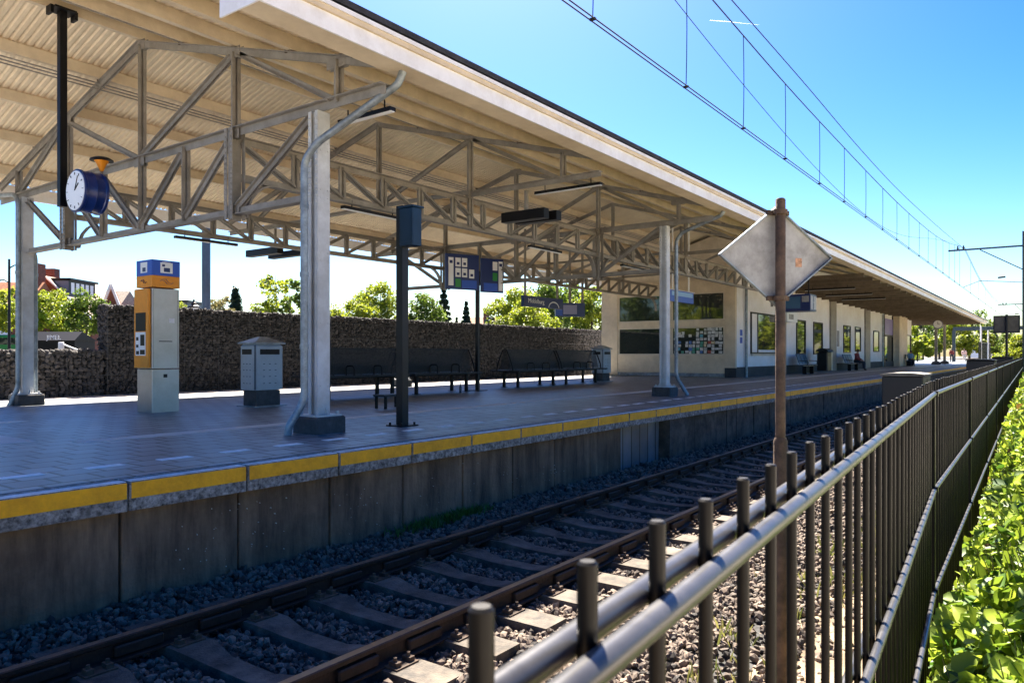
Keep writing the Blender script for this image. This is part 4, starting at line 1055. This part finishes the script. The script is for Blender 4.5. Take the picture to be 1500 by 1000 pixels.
# ------------------------------------------------------------------ overhead line
YC = 4.23
def spline(ctrl, x):
    ctrl = sorted(ctrl); xs = np.array([c[0] for c in ctrl]); zs = np.array([c[1] for c in ctrl])
    m = np.gradient(zs, xs); i = np.clip(np.searchsorted(xs, x)-1, 0, len(xs)-2); h = xs[i+1]-xs[i]; t = (x-xs[i])/h
    return (2*t**3-3*t**2+1)*zs[i]+(t**3-2*t**2+t)*h*m[i]+(-2*t**3+3*t**2)*zs[i+1]+(t**3-t**2)*h*m[i+1]
cat = thing('overhead_line', (49.5,YC,4.8), 'black overhead contact wires with droppers strung above the track', 'overhead wires')
mess = [(-10,7.4),(0,6.95),(11,6.41),(14.8,6.24),(19.8,6.12),(28.5,6.03),(40,6.32),(49.5,7.1)]
aux = [(-10,8.6),(4,6.75),(10,5.82),(12.4,5.52),(17.4,5.05),(21.3,4.86),(24.6,4.86),(37.9,6.1),(44,6.7),(49.5,7.05)]
feed = [(-10,7.3),(12.2,6.86),(16.75,6.78),(21,6.66),(26.2,6.6),(35.9,6.75),(49.5,7.15)]
XS = np.linspace(-10,49.5,80)
for nm, cc, r, dy in (('messenger_wire',mess,.011,0),('auxiliary_wire',aux,.006,.0),('feeder_wire',feed,.010,.1)):
    MB().tube([(x,YC+dy,float(spline(cc,x))) for x in XS], r, 5).build(nm, M['wire'], cat)
for dy in (-.03,.03): MB().tube([(-10,YC+dy,4.785),(49.5,YC+dy,4.785),(95,YC+dy,4.80),(220,YC+dy+.4,4.8)], .009, 5).build('contact_wire', M['wire'], cat)
m2 = [(49.5,7.1),(60,6.2),(72,5.75),(84,5.8),(95,6.1)]
for dz in (0,.12): MB().tube([(x,YC,float(spline(m2,x))+dz) for x in np.linspace(49.5,95,30)], .012, 5).build('messenger_wire', M['wire'], cat)
for x in [7.36,10,12.4,14.8,17.4,19.8,22.4,24.9,27.4,29.9,32.4,34.9,37.4,39.9,42.4,44.9,47.4,54,60,66,72,78,84]:
    zt = float(spline(mess,x)) if x < 49 else float(spline(m2,x))
    mb = MB(); n_ = 5; mb.tube([(x+(.03*math.sin(k/4*3.1)),YC,4.8+(zt-4.8)*k/4) for k in range(n_)], .007, 4)
    mb.box(x-.02,x+.02,YC-.036,YC+.036,4.775,4.80); mb.build('dropper', M['wire'], cat)
def mast(x, y, zarm, lab, top):
    t = thing('catenary_mast', (x,y,-1.05), lab, 'overhead line mast', 'masts of the overhead line')
    mb = MB(); mb.box(x-.13,x+.13,y-.13,y-.12,-1.1,top).box(x-.13,x+.13,y+.12,y+.13,-1.1,top).box(x-.006,x+.006,y-.12,y+.12,-1.1,top); mb.build('mast', M['mast'], t)
    MB().beam((x,y,zarm),(x,YC+.75,zarm),.09,.09).build('cross_arm', M['mast'], t)
    MB().beam((x,y+.1,zarm-1.3),(x,YC-.8,zarm-.06),.05,.05).build('brace', M['mast'], t)
    mb = MB()
    for dy in (.0,.28): mb.tube([(x,YC+dy,zarm+.05),(x,YC+dy,zarm+.24)], .035, 8).lathe(x,YC+dy,[(.07,zarm+.08),(.07,zarm+.12)],8)
    mb.build('insulator', M['black'], t)
    MB().tube([(x,y+.1,zarm-2.0),(x,YC-.8,5.15),(x,YC,4.83)], .018, 6).build('registration_arm', M['mast'], t)
    MB().tube([(x,y+.9,5.3+.0),(x,y+1.25,5.27)], .05, 8).build('arm_insulator', M['black'], t)
mast(49.5, 1.33, 6.95, 'green grey mast with a cross arm carrying the wires at the right edge', 7.75)
mast(95, 2.2, 6.3, 'small far mast with a cross arm above the square sign', 7.0)
gn = thing('signal_gantry', (120,4,5), 'dark horizontal gantry beam crossing the tracks in the far distance', 'gantry')
MB().box(119.8,120.2,-8,11.5,4.3,4.8).build('beam', M['mast'], gn); MB().box(119.8,120.2,11.2,11.6,0,4.3).box(119.8,120.2,-8.3,-7.9,-1.1,4.3).build('leg', M['mast'], gn)

# thin vapour trail
x_, y_ = polar(1070, 2500); x2_, y2_ = polar(1118, 2500)
z_ = 1 + (519-31)/1093*2500
MB().tube([(*polar(1040,2500),1+489/1093*2500),(*polar(1066,2500),1+487/1093*2500),(*polar(1112,2500),1+482/1093*2500)], [.7,.6,.15], 6).build('contrail', mat('trail', (.9,.9,.9), 1, trans=.9), None)
o = bpy.data.objects['contrail']; tag(o, kind='structure')

# ------------------------------------------------------------------ trees
def limbs(mb, base, h, r, spread, n=7, start=.35):
    x, y, z = base; tip = (x+random.uniform(-.03,.03)*h, y+random.uniform(-.03,.03)*h, z+h*.92)
    pts = [(x,y,z),(x+random.uniform(-.01,.01)*h,y,z+h*.3),((x+tip[0])/2,(y+tip[1])/2,z+h*.6),tip]
    mb.tube(pts, [r,r*.75,r*.5,r*.12], 8)
    for k in range(n):
        f = start+(.85-start)*k/n; a = k*2.4+random.random(); l = spread*random.uniform(.6,1)*(1.1-f)
        p = (x,y,z+h*f); mb.tube([p,(x+math.cos(a)*l*.5,y+math.sin(a)*l*.5,z+h*f+l*.35),(x+math.cos(a)*l,y+math.sin(a)*l,z+h*f+l*.6)], [r*.4,r*.25,r*.06], 5)
def crown_pts(base, h, w, n, z0=.25, clumps=26, tight=.30, sparse=0):
    x, y, z = base; c = []; cz = z+h*(z0+1)/2; hz = h*(1-z0)/2
    for k in range(clumps):
        while True:
            q = rng.uniform(-1,1,3)
            if .25 < np.linalg.norm(q) < 1: break
        c.append((x+q[0]*w*.5*(1-.25*max(q[2],0)), y+q[1]*w*.5, cz+q[2]*hz, rng.uniform(.6,1.2)))
    c = np.array(c); i = rng.integers(0,clumps,n)
    d = rng.normal(size=(n,3)); d /= np.linalg.norm(d,axis=1)[:,None]; rad = tight*w*.5*c[i,3]*rng.uniform(.45,1.05,n)
    P = c[i,:3]+d*rad[:,None]*np.array([1,1,.8]); return P, d
def tree(px, d, ztop, w, lab, m='leaf_bright', n=2600, ls=.16, z0=.25, zb=-.1, group=None, clumps=40, trunk=None, tight=.34, cat='tree', xy=None):
    x, y = xy if xy else polar(px, d); h = ztop-zb
    t = thing('broadleaf_tree', (x,y,zb), lab, cat, group)
    mb = MB(); limbs(mb, (x,y,zb), h, trunk or max(.06,h*.022), w*.55, 8, max(.15,z0)); mb.build('trunk', M['bark'], t)
    n = int(n*1.6); P, D = crown_pts((x,y,zb), h, w, n, z0, clumps, tight)
    N = D*.7+rng.normal(size=D.shape)*.5+np.array([0,0,.5])
    leaves('crown', P, N, rng.uniform(.6,1.3,n)*ls, M[m], parent=t)
    return t
def conifer(px, d, ztop, w, lab, zb=-.1, n=2600, ls=.2, m='leaf_dark', col=False):
    n = int(n*2); ls *= 1.25; x, y = polar(px, d); h = ztop-zb; t = thing('conifer_tree', (x,y,zb), lab, 'conifer', None)
    MB().tube([(x,y,zb),(x,y,zb+h*.97)], [h*.02,.02], 8).build('trunk', M['bark'], t)
    tiers = 13; k = rng.integers(0,tiers,n); f = (k+.2)/tiers; a = rng.integers(0,9,n)*.698+k*.5+rng.normal(size=n)*.22
    rr = w*.5*(1-f)**.8*rng.uniform(.15,1,n)
    if col: rr = w*.5*np.sin(np.clip(f*2.6+.35,0,3.1))*rng.uniform(.3,1,n); a = rng.uniform(0,6.28,n)
    P = np.stack([x+rr*np.cos(a), y+rr*np.sin(a), zb+h*.12+h*.88*f - rr*.22+rng.normal(size=n)*h*.012+(h*.05*rng.uniform(-1,1,n) if col else 0)],1)
    N = rng.normal(size=(n,3))*.5+np.array([0,0,.8]); leaves('crown', P, N, rng.uniform(.6,1.3,n)*ls, M[m], parent=t)
G1 = 'street trees behind the low gabion wall'
tree(14,44,4.9,2.9,'bright green street tree at the left edge behind the dark lamp post',n=3000,ls=.14,z0=.42,group=G1)
tree(74,42,4.6,2.9,'yellow green street tree just right of the left column',n=3200,ls=.14,z0=.42,group=G1)
tree(100,44,4.1,2.0,'yellow green street tree in the middle of the row',n=2200,ls=.14,z0=.42,group=G1)
tree(126,40,4.4,2.2,'greener street tree at the left end of the tall gabion wall',m='leaf_mid',n=2600,ls=.13,z0=.42,group=G1)
tree(268,48,4.4,1.6,'small bright bush beside the globe lantern',n=1500,ls=.13,z0=.3)
tree(325,46,4.8,2.2,'pale pinkish leafed bush right of the blue grey mast',m='leaf_pale',n=2200,ls=.13,z0=.2)
conifer(345,55,5.9,1.3,'slim dark columnar cypress behind the tall wall',n=1800,ls=.16,col=True)
tree(408,33,4.9,2.3,'open sparse tree with bare limbs between the front downpipe and the bin',m='leaf_bright',n=1500,ls=.13,z0=.30,clumps=60,tight=.24,trunk=.05)
tree(385,36,3.2,1.6,'low loose shrub left of the sparse tree',m='leaf_mid',n=900,ls=.1,z0=.2,clumps=24)
tree(425,31,4.3,1.3,'second open sparse tree behind the front downpipe',m='leaf_mid',n=900,ls=.12,z0=.25,clumps=34,tight=.26,trunk=.04)
tree(520,62,6.0,4.0,'round yellow green tree left of the dark cabinet post',n=3200,ls=.2)
tree(560,64,7.0,4.8,'tall bright tree directly behind the dark cabinet post',n=4200,ls=.2)
tree(615,66,6.4,4.0,'bright tree right of the rear column',m='leaf_mid',n=3000,ls=.2)
conifer(650,70,7.4,2.8,'tall dark spruce left of the information board post',n=3400)
conifer(683,80,6.8,2.2,'smaller dark spruce behind the information board post',n=2400)
conifer(669,90,5.6,1.3,'little dark spruce between two larger spruces',n=900)
tree(632,75,5.3,3.0,'low round green tree left of the tall spruce',m='leaf_mid',n=2200,ls=.2)
tree(752,58,6.1,4.6,'yellow green tree below the station name sign',n=4200,ls=.2)
tree(782,54,5.0,3.4,'low bright tree under the departure display',n=3000,ls=.18)
tree(805,72,8.4,5.6,'tall mid green tree behind the hanging signs',m='leaf_mid',n=4200,ls=.24)
tree(842,76,8.6,5.0,'tall dark green tree right of the hanging signs',m='leaf_mid',n=3600,ls=.24)
tree(868,56,6.0,3.4,'bright tree beside the station building corner',n=3200,ls=.2)
tree(735,95,7.6,4.6,'far dark tree left of the station name sign',m='leaf_dark',n=2600,ls=.26)
tree(715,110,5.4,3.4,'far low tree beside the distant house',m='leaf_mid',n=1400,ls=.26)
# far end of the line
G2 = 'trees beyond the far end of the platform'
for i, (px, d, zt, w, m, lab) in enumerate(((1352,150,9,9,'leaf_mid','broad green tree at the left under the far canopy'),(1376,170,11,9,'leaf_dark','dark tree behind the far white clock'),(1398,150,8,8,'leaf_bright','bright yellow green tree behind the walking people'),
        (1420,180,12,10,'leaf_mid','green tree beyond the far canopy end'),(1455,200,9.2,8,'leaf_mid','round green tree left of the far square sign'),(1466,230,8,8,'leaf_dark','dark tree under the far square sign'),(1490,210,5.6,7,'leaf_dark','low dark tree right of the far square sign'),
        (1435,160,7,5,'leaf_bright','small bright tree by the white flag poles'),(1344,110,5,5,'leaf_bright','low bright shrub at the end of the station building'))):
    tree(px, d, zt, w, lab, m=m, n=1800, ls=.5, z0=.1, group=G2, clumps=22)
tree(1496,75,3.3,3.2,'bright bushy shrub at the right edge behind the fence',n=1800,ls=.2,z0=.0,zb=-1.0)
tree(1485,120,2.4,5,'low bright shrub beyond the last trackside cabinet',n=1500,ls=.25,z0=.0,zb=-1.0)
hd = tag(leaves('wood', np.stack([rng.uniform(150,420,9000), rng.uniform(-3,1.5,9000)*0+rng.uniform(-14,1,9000), rng.uniform(-1,2.6,9000)],1), rng.normal(size=(9000,3))+np.array([0,0,.6]), rng.uniform(.4,.9,9000), M['leaf_mid'], 'distant green wood along the right side of the line', 'wood'), kind='stuff')
hg = thing('garden_hedge', (112,20,0), 'clipped sunlit hedge behind the platform at the far end', 'hedge')
P = np.stack([rng.uniform(104,150,7000), rng.uniform(19,20.5,7000), rng.uniform(-.1,1.9,7000)],1)
leaves('foliage', P, rng.normal(size=(7000,3))+np.array([0,-.3,.6]), rng.uniform(.15,.35,7000), M['leaf_bright'], parent=hg)
MB().tube([(104,19.8,.3),(150,19.8,.3)], .2, 6).build('stems', M['bark'], hg)
# trees on the camera's side of the line, reflected in the facade windows
for i, (x, y, zt, m) in enumerate(((68,-6,7.5,'leaf_bright'),(80,-8,8.5,'leaf_mid'),(93,-7,8.5,'leaf_bright'),(108,-9,9.5,'leaf_mid'),(126,-8,9.5,'leaf_bright'))):
    tree(0, 0, zt, 7, ('first','second','third','fourth','fifth')[i]+' tree on the bank opposite the station building', m=m, n=3500, ls=.4, z0=.05, zb=-.8, xy=(x,y), group='trees on the bank opposite the station')
tree(0,0,10,9,'broad tree standing beyond the near end of the canopy',n=4000,ls=.35,z0=.1,xy=(-10,28)); tree(0,0,11,9,'rounded tree standing beyond the near end of the canopy, further from the track',m='leaf_mid',n=4000,ls=.35,z0=.1,xy=(-13,37)); tree(0,0,10,8,'tall tree furthest back beyond the near end of the canopy',m='leaf_mid',n=4000,ls=.35,z0=.1,xy=(-4,45))
tree(0,0,6.5,6,'tree behind the low wall towards the near end of the platform',n=2200,ls=.3,z0=.1,xy=(-6,27)); tree(0,0,7,6,'second tree behind the low wall, nearer the camera end',m='leaf_mid',n=2200,ls=.3,z0=.1,xy=(-14,24))

# ------------------------------------------------------------------ lamps and masts behind
def ground_obj(name, px, d, lab, cat, group=None, face=0):
    x, y = polar(px, d); return thing(name, (0,0,0), lab, cat, group), x, y
t, x, y = ground_obj('lamp_post', 13.5, 36, 'dark street lamp post with two curved arms at the left edge', 'street lamp')
MB().tube([(x,y,-.1),(x,y,5.6)], [.075,.05], 10).build('pole', M['post'], t)
rv = Vector((SN,-CS,0))
for s, z in ((1,5.15),(-1,4.45)):
    p = v3(x,y,z); mb = MB().tube([p,p+rv*s*.25+v3(0,0,.15),p+rv*s*.5+v3(0,0,.12)], .03, 6); mb.tube([p+rv*s*.45+v3(0,0,.12),p+rv*s*.85+v3(0,0,.02)], [.05,.10], 8); mb.build('lamp_arm', M['post'], t)
t, x, y = ground_obj('lantern_lamp', 284, 40, 'classic street lantern with a pale globe just above the tall wall', 'street lamp')
MB().tube([(x,y,-.1),(x,y,2.95)], .06, 8).build('pole', M['black'], t)
MB().lathe(x,y,[(.15,2.95),(.25,3.5)],10).build('glass', M['pale'], t); MB().lathe(x,y,[(.34,3.5),(.30,3.58),(.14,3.68),(.16,3.74),(.06,3.84),(.04,3.95)],12).build('cap', M['black'], t)
t, x, y = ground_obj('tall_mast', 302, 30, 'thick blue grey round mast rising behind the tall gabion wall', 'mast')
MB().tube([(x,y,-.1),(x,y,9.5)], [.17,.16], 20).build('pole', M['mast'] if False else mat('mast_blue_grey', (.10,.14,.19), .4, var=.1), t, smooth=True); MB().tube([(x,y,-.1),(x,y,.1)], .25, 16).build('foot', M['conc_dark'], t)
for i, px in enumerate((1437, 1447.5)):
    x, y = polar(px, 95+i*8); t = thing('white_pole', (x,y,0), ('white flag on a pole right of the far canopy end','slim white pole between the far canopy and the square sign')[i], 'flag pole')
    MB().tube([(x,y,0),(x,y,4.6)], .10, 8).build('pole', M['white'], t)
    MB().box(x-.25,x-.1,y-.02,y+.02,2.0,4.5).build('banner', M['white'], t)
t = thing('bar_fence', (125,12,0), 'dark vertical bar fence at the far end of the platform', 'fence')
mb = MB()
for k in range(60): mb.box(108+.35*k,108.06+.35*k,7.6,7.66,0,2.6)
mb.box(108,129,7.58,7.68,2.5,2.6); mb.box(108,129,7.58,7.68,.1,.2); mb.build('bars', M['post'], t)

# ------------------------------------------------------------------ houses left
def house_frame(px, d):
    x, y = polar(px, d); return x, y, YAW-R(90)      # local x runs to the right of the view
def local_house(name, px, d, lab, rz=0):
    x, y, a = house_frame(px, d); return thing(name, (0,0,0), lab, 'house'), (x, y, a+rz)
def place(t, fr): t.location = (fr[0], fr[1], -.1); t.rotation_euler = (0,0,fr[2])
h, fr = local_house('brick_house', 68, 75, 'red brick gable house with a wide dark dormer on its right roof slope', 0)
ptile = mat('weathered_tile', (.30,.23,.17), .8, var=.3, scale=10)
MB().box(-4,4.6,0,9,0,4.6).build('wall', M['brick'], h)
MB().prism([(-4,4.6),(4.6,4.6),(0,8.75)], 'y', 0.0, .25).build('gable', M['brick'], h)
MB().add([(-.02,-.3,9.0),(5.2,-.3,4.35),(5.2,9.3,4.35),(-.02,9.3,9.0),(-.02,-.3,8.8),(5.2,-.3,4.15),(5.2,9.3,4.15),(-.02,9.3,8.8)], [(0,1,2,3),(7,6,5,4),(0,4,5,1),(1,5,6,2),(2,6,7,3),(3,7,4,0)]).build('roof', ptile, h)
r_ = MB().add([(.02,-.3,9.0),(-4.6,-.3,4.35),(-4.6,9.3,4.35),(.02,9.3,9.0),(.02,-.3,8.8),(-4.6,-.3,4.15),(-4.6,9.3,4.15),(.02,9.3,8.8)], [(3,2,1,0),(4,5,6,7),(0,1,5,4),(1,2,6,5),(2,3,7,6),(3,0,4,7)]).build('roof', M['tile'], h)
MB().beam((0,-.33,8.92),(5.2,-.33,4.25),.06,.16).build('verge_board', M['white'], h); MB().beam((0,-.33,8.92),(-4.6,-.33,4.25),.06,.16).build('verge_board', M['white'], h)
dm = MB().box(.4,2.0,.5,5.2,6.9,8.62).build('dormer', M['post'], h); MB().box(.1,2.25,.3,5.4,8.62,8.82).build('dormer_roof', M['post'], dm)
MB().box(.45,1.95,.46,.498,7.0,8.55).build('cheek', mat('violet_grey_board', (.22,.20,.24), .7), dm)
for k in range(5): MB().box(2.002,2.03,.8+.86*k,1.35+.86*k,7.3,8.4).build('window', M['pale'], dm)
MB().box(-1.1,-.1,1.5,2.4,7.6,9.9).build('chimney', M['brick'], r_); place(h, fr)
h, fr = local_house('brick_house', 2, 70, 'orange roofed house with a broad brick chimney at the left edge')
MB().box(-5,1.7,0,7,0,4.8).build('wall', M['brick'], h); r_ = MB().prism([(-.4,4.7),(7.4,4.7),(3.5,8.2)], 'x', -5.2, 1.9).build('roof', M['tile'], h)
MB().box(-.2,1.6,2.9,4.1,7.6,10.0).build('chimney', M['brick'], r_)
for k in (0,1): w = MB().box(-1.8+1.6*k,-.8+1.6*k,-.05,-.002,5.2-2.4,6.2-2.4).build('window', M['pale'], h)
MB().box(.2,1.0,.6,1.5,5.4,6.1).build('skylight', M['post'], r_); place(h, fr)
h, fr = local_house('gable_house', 166, 82, 'small house with pale roof and white trimmed pointed gable', 0)
MB().box(-3.4,1.3,0,6,0,6.0).build('wall', M['brick'], h)
MB().prism([(.25,6.0),(6.3,6.0),(3,8.3)], 'x', -3.6, .3).build('roof', mat('grey_tile', (.30,.26,.22), .8, var=.3, scale=20), h)
gb = MB().prism([(-1.0,6.0),(1.0,6.0),(0,8.5)], 'y', -.4, .24).build('front_gable', M['brick'], h)
mb = MB(); mb.beam((-1.15,-.5,5.8),(0,-.5,8.75),.12,.28,up=(1,0,0)).beam((1.15,-.5,5.8),(0,-.5,8.75),.12,.28,up=(1,0,0)); mb.build('white_trim', M['white'], gb); place(h, fr)
h, fr = local_house('flat_building', 205, 95, 'low dark flat roofed building left of the ticket machine')
MB().box(-2.5,6,0,6,0,7.8).build('wall', M['mast'], h); MB().box(-2.7,6.2,-.2,6.2,7.8,8.0).build('roof_edge', M['post'], h); place(h, fr)
h, fr = local_house('red_roof_house', 716, 120, 'distant house with a reddish roof between the spruces and the bright trees')
MB().box(-4,3,0,6,0,4.8).build('wall', M['wallp'], h); MB().prism([(-.3,4.7),(6.3,4.7),(3,7.2)], 'x', -4.2, 3.2).build('roof', M['tile'], h); MB().box(-1,0,2.6,3.4,6.6,8.4).build('chimney', M['brick'], h); place(h, fr)
h, fr = local_house('white_house', 1462, 240, 'distant pale house at the end of the line', 0)
MB().box(-5,4,0,8,0,3).build('wall', M['wallp'], h); MB().prism([(-.3,2.9),(8.3,2.9),(4,5.5)], 'x', -5.2, 4.2).build('roof', M['mast'], h); place(h, fr)
# market stall with awning, green van, white marker post
t, x, y = ground_obj('market_stall', 78, 33, 'black canvas stall with white letters behind the low wall', 'stall')
MB().box(-.95,.95,0,1.6,.1,1.62).build('canvas_side', M['black'], t)
MB().prism([(-.1,1.62),(1.7,1.62),(.5,2.02)], 'x', -1.0, 1.0).build('awning', M['black'], t)
t.location = (0,0,0)
text('JIMEL', .28, M['pale'], t, Vector((.12,-.16,1.74)), Matrix(((1,0,0),(0,0,-1),(0,1,0))))
t.location = (x, y, 0); t.rotation_euler = (0,0,YAW-R(90))
t, x, y = ground_obj('green_van', 8, 38, 'bright green delivery van at the left edge behind the low wall', 'van')
MB().cbox(-1.6,1.3,0,1.8,.45,2.1,.08).build('body', M['green'], t); MB().box(-1.3,1.1,-.01,-.001,1.6,1.95).build('side_window', M['glass'], t)
for xx in (-1.0,.8): MB().tube([(xx,-.02,.38),(xx,.2,.38)], .34, 14).build('wheel', M['black'], t)
t.location = (x, y, -.1); t.rotation_euler = (0,0,YAW-R(90))
t, x, y = ground_obj('marker_post', 89.5, 24, 'short white marker post with a sloping handrail behind the low wall', 'post')
MB().cbox(x-.07,x+.07,y-.07,y+.07,-.1,1.40,.02).build('post_body', M['white'], t)
a = v3(x,y,1.35); MB().tube([a, a+rv*.3+v3(0,0,-.12), a+rv*.65+v3(0,0,-.25)], .025, 8).build('handrail', M['white'], t)
wl = thing('white_wall', (130,24,0), 'low pale garden wall far behind the walking people', 'wall')
MB().box(118,160,24,24.3,-.1,1.5).build('wall_face', M['wallp'], wl); MB().box(117.9,160.1,23.95,24.35,1.5,1.6).build('coping', M['concrete'], wl)

# ------------------------------------------------------------------ people
def skinned(name, J, E, Rr, m, parent):
    me = bpy.data.meshes.new(name); me.from_pydata([tuple(j) for j in J], E, []); o = bpy.data.objects.new('tmp', me); C.objects.link(o)
    md = o.modifiers.new('s', 'SKIN'); sk = me.skin_vertices[0].data if me.skin_vertices else None
    if sk is None:
        bpy.context.view_layer.objects.active = o
        me.skin_vertices.update() if hasattr(me.skin_vertices,'update') else None
    if not me.skin_vertices:
        import bmesh
        bm = bmesh.new(); bm.from_mesh(me); bm.verts.layers.skin.verify(); bm.to_mesh(me); bm.free()
    for i, r in enumerate(Rr):
        v = me.skin_vertices[0].data[i]; v.radius = r if hasattr(r,'__len__') else (r,r); v.use_root = i == 0
    o.modifiers.new('u', 'SUBSURF').levels = 2; o.modifiers['u'].render_levels = 2
    dg = bpy.context.evaluated_depsgraph_get(); me2 = bpy.data.meshes.new_from_object(o.evaluated_get(dg)); bpy.data.objects.remove(o)
    me2.name = name; me2.materials.clear(); me2.materials.append(m); me2.polygons.foreach_set('use_smooth', [True]*len(me2.polygons))
    q = bpy.data.objects.new(name, me2); C.objects.link(q); q.parent = parent; return q
def person(loc, rz, pose, lab, top, legs, hair, bag=None, h=1.74, shoes=None):
    t = thing('person', (0,0,0), lab, 'person'); k = h/1.74
    if pose == 'sit':
        J = {'pel':(0,0,.55),'che':(.0,.02,.93),'nec':(.04,.0,1.10),'hea':(.08,0,1.24),
             'hl':(.0,.10,.55),'kl':(.44,.11,.54),'al':(.42,.12,.09),'tl':(.56,.13,.05),'hr':(.0,-.10,.55),'kr':(.44,-.11,.54),'ar':(.48,-.12,.09),'tr':(.62,-.13,.05),
             'sl':(.0,.18,1.02),'el':(.06,.25,.76),'wl':(.30,.12,.66),'sr':(.0,-.18,1.02),'er':(.06,-.25,.76),'wr':(.30,-.10,.66)}
    else:
        J = {'pel':(0,0,.94),'che':(.02,0,1.32),'nec':(.03,0,1.48),'hea':(.05,0,1.62),
             'hl':(.0,.10,.92),'kl':(.16,.10,.50),'al':(.10,.10,.09),'tl':(.25,.11,.05),'hr':(.0,-.10,.92),'kr':(-.04,-.10,.50),'ar':(-.26,-.10,.12),'tr':(-.14,-.10,.03),
             'sl':(.0,.19,1.40),'el':(-.09,.24,1.13),'wl':(.02,.24,.90),'sr':(.0,-.19,1.40),'er':(.08,-.24,1.13),'wr':(.22,-.22,.95)}
    J = {a: (b[0]*k,b[1]*k,b[2]*k) for a, b in J.items()}
    # continuous body: hands with five fingers
    names = ['pel','che','nec','hea','hl','kl','al','tl','hr','kr','ar','tr','sl','el','wl','sr','er','wr']; idx = {n_: i for i, n_ in enumerate(names)}
    pts = [J[n_] for n_ in names]; rad = [(.13,.10),(.15,.10),.055,(.085,.095),.085,.06,.04,.035,.085,.06,.04,.035,.055,.042,.028,.055,.042,.028]
    Ed = [(0,1),(1,2),(2,3),(0,4),(4,5),(5,6),(6,7),(0,8),(8,9),(9,10),(10,11),(1,12),(12,13),(13,14),(1,15),(15,16),(16,17)]
    body = skinned('body', pts, Ed, rad, M['skin'], t)
    for w_, e_, s in (('wl','el',1),('wr','er',-1)):
        w0 = Vector(J[w_]); dr = (w0-Vector(J[e_])).normalized(); sd = Vector((0,s,0)); pp = [w0, w0+dr*.07]; ee = [(0,1)]; rr = [.026,.036]
        for fi in range(4):
            o_ = sd*(.027-.018*fi); ln = (.065,.075,.07,.055)[fi]; b_ = len(pp)
            pp += [w0+dr*.10+o_, w0+dr*(.10+ln)+o_+v3(0,0,-.02)]; ee += [(1,b_),(b_,b_+1)]; rr += [.010,.008]
        b_ = len(pp); pp += [w0+dr*.05-sd*.035, w0+dr*.085-sd*.05]; ee += [(0,b_),(b_,b_+1)]; rr += [.012,.009]
        skinned('hand', pp, ee, rr, M['skin'], body)
    g = .018
    skinned('jacket', [J['pel'],J['che'],J['nec'],J['sl'],J['el'],J['wl'],J['sr'],J['er'],J['wr']], [(0,1),(1,2),(1,3),(3,4),(4,5),(1,6),(6,7),(7,8)],
            [(.155,.125),(.175,.13),.07,.078,.062,.045,.078,.062,.045], top, t)
    skinned('trousers', [J['pel'],J['hl'],J['kl'],J['al'],J['hr'],J['kr'],J['ar']], [(0,1),(1,2),(2,3),(0,4),(4,5),(5,6)], [(.15,.125),.105,.078,.055,.105,.078,.055], legs, t)
    for a, b in (('al','tl'),('ar','tr')): skinned('shoe', [J[a],J[b]], [(0,1)], [.05,.045], M['black'], t)
    hp = Vector(J['hea']); mb = MB()
    P_ = []
    for i in range(7):
        th = math.pi*.5*i/6
        for j in range(14):
            a = 2*math.pi*j/14; rr_ = .105*math.cos(th)*(1 if math.cos(a) < .4 else .92); P_.append((hp.x-.015+rr_*math.cos(a), hp.y+rr_*.9*math.sin(a), hp.z+.005+.125*math.sin(th)-(.05 if (i == 0 and math.cos(a) < .3) else -.02 if i == 0 else 0)))
    mb.add(P_, [(i*14+j,i*14+(j+1)%14,(i+1)*14+(j+1)%14,(i+1)*14+j) for i in range(6) for j in range(14)]+[tuple(84+j for j in range(14))]); mb.build('hair', hair, body, smooth=True)
    mb = MB(); mb.tube([(hp.x+.085,hp.y,hp.z+.02),(hp.x+.115,hp.y,hp.z-.012)], [.010,.016], 6); mb.build('nose', M['skin'], body)
    mb = MB(); 
    for s in (-1,1): mb.box(hp.x+.088,hp.x+.093,hp.y+s*.033-.012,hp.y+s*.033+.012,hp.z+.012,hp.z+.022)
    mb.box(hp.x+.085,hp.x+.09,hp.y-.022,hp.y+.022,hp.z-.045,hp.z-.038); mb.build('face_features', M['rust'], body)
    if bag:
        MB().cbox(-.30*k,-.12*k,-.15,.15,J['pel'][2]+.02,J['che'][2]+.12,.03).build('backpack', bag, t)
    t.location = loc; t.rotation_euler = (0,0,rz); return t
red = mat('red_jacket', (.20,.03,.03), .8); grn = mat('olive_cloth', (.06,.07,.05), .8); jean = mat('dark_trousers', (.02,.025,.04), .8); hairm = mat('dark_hair', (.03,.02,.015), .7)
blu = mat('light_blue_shirt', (.16,.30,.48), .8); pnk = mat('pale_pink_shirt', (.75,.50,.45), .8); lt_ = mat('light_trousers', (.55,.50,.48), .8)
person((51.5,10.25,-.02), R(-100), 'sit', 'person in a dark red jacket sitting on the facade bench', red, jean, hairm, bag=None)
person((73,10.2,-.02), R(-150), 'sit', 'person in a light blue top sitting near the end of the building', blu, jean, hairm)
person((105,10.2,0), R(10), 'walk', 'person in a dark red top walking away at the far end of the platform', red, jean, hairm)
person((108,9.15,0), R(188), 'walk', 'person in pale pink clothes walking at the far end of the platform', pnk, lt_, hairm)
sb = thing('wall_bench', (73,10.3,0), 'far dark bench under the seated person in light blue', 'bench')
MB().box(72.3,74,10.05,10.5,.42,.47).build('seat', M['bluegrey'], sb); MB().box(72.3,74,10.48,10.52,.6,1.0).build('backrest', M['bluegrey'], sb); MB().box(72.4,72.5,10.1,10.45,0,.42).box(73.8,73.9,10.1,10.45,0,.42).build('leg', M['black'], sb)
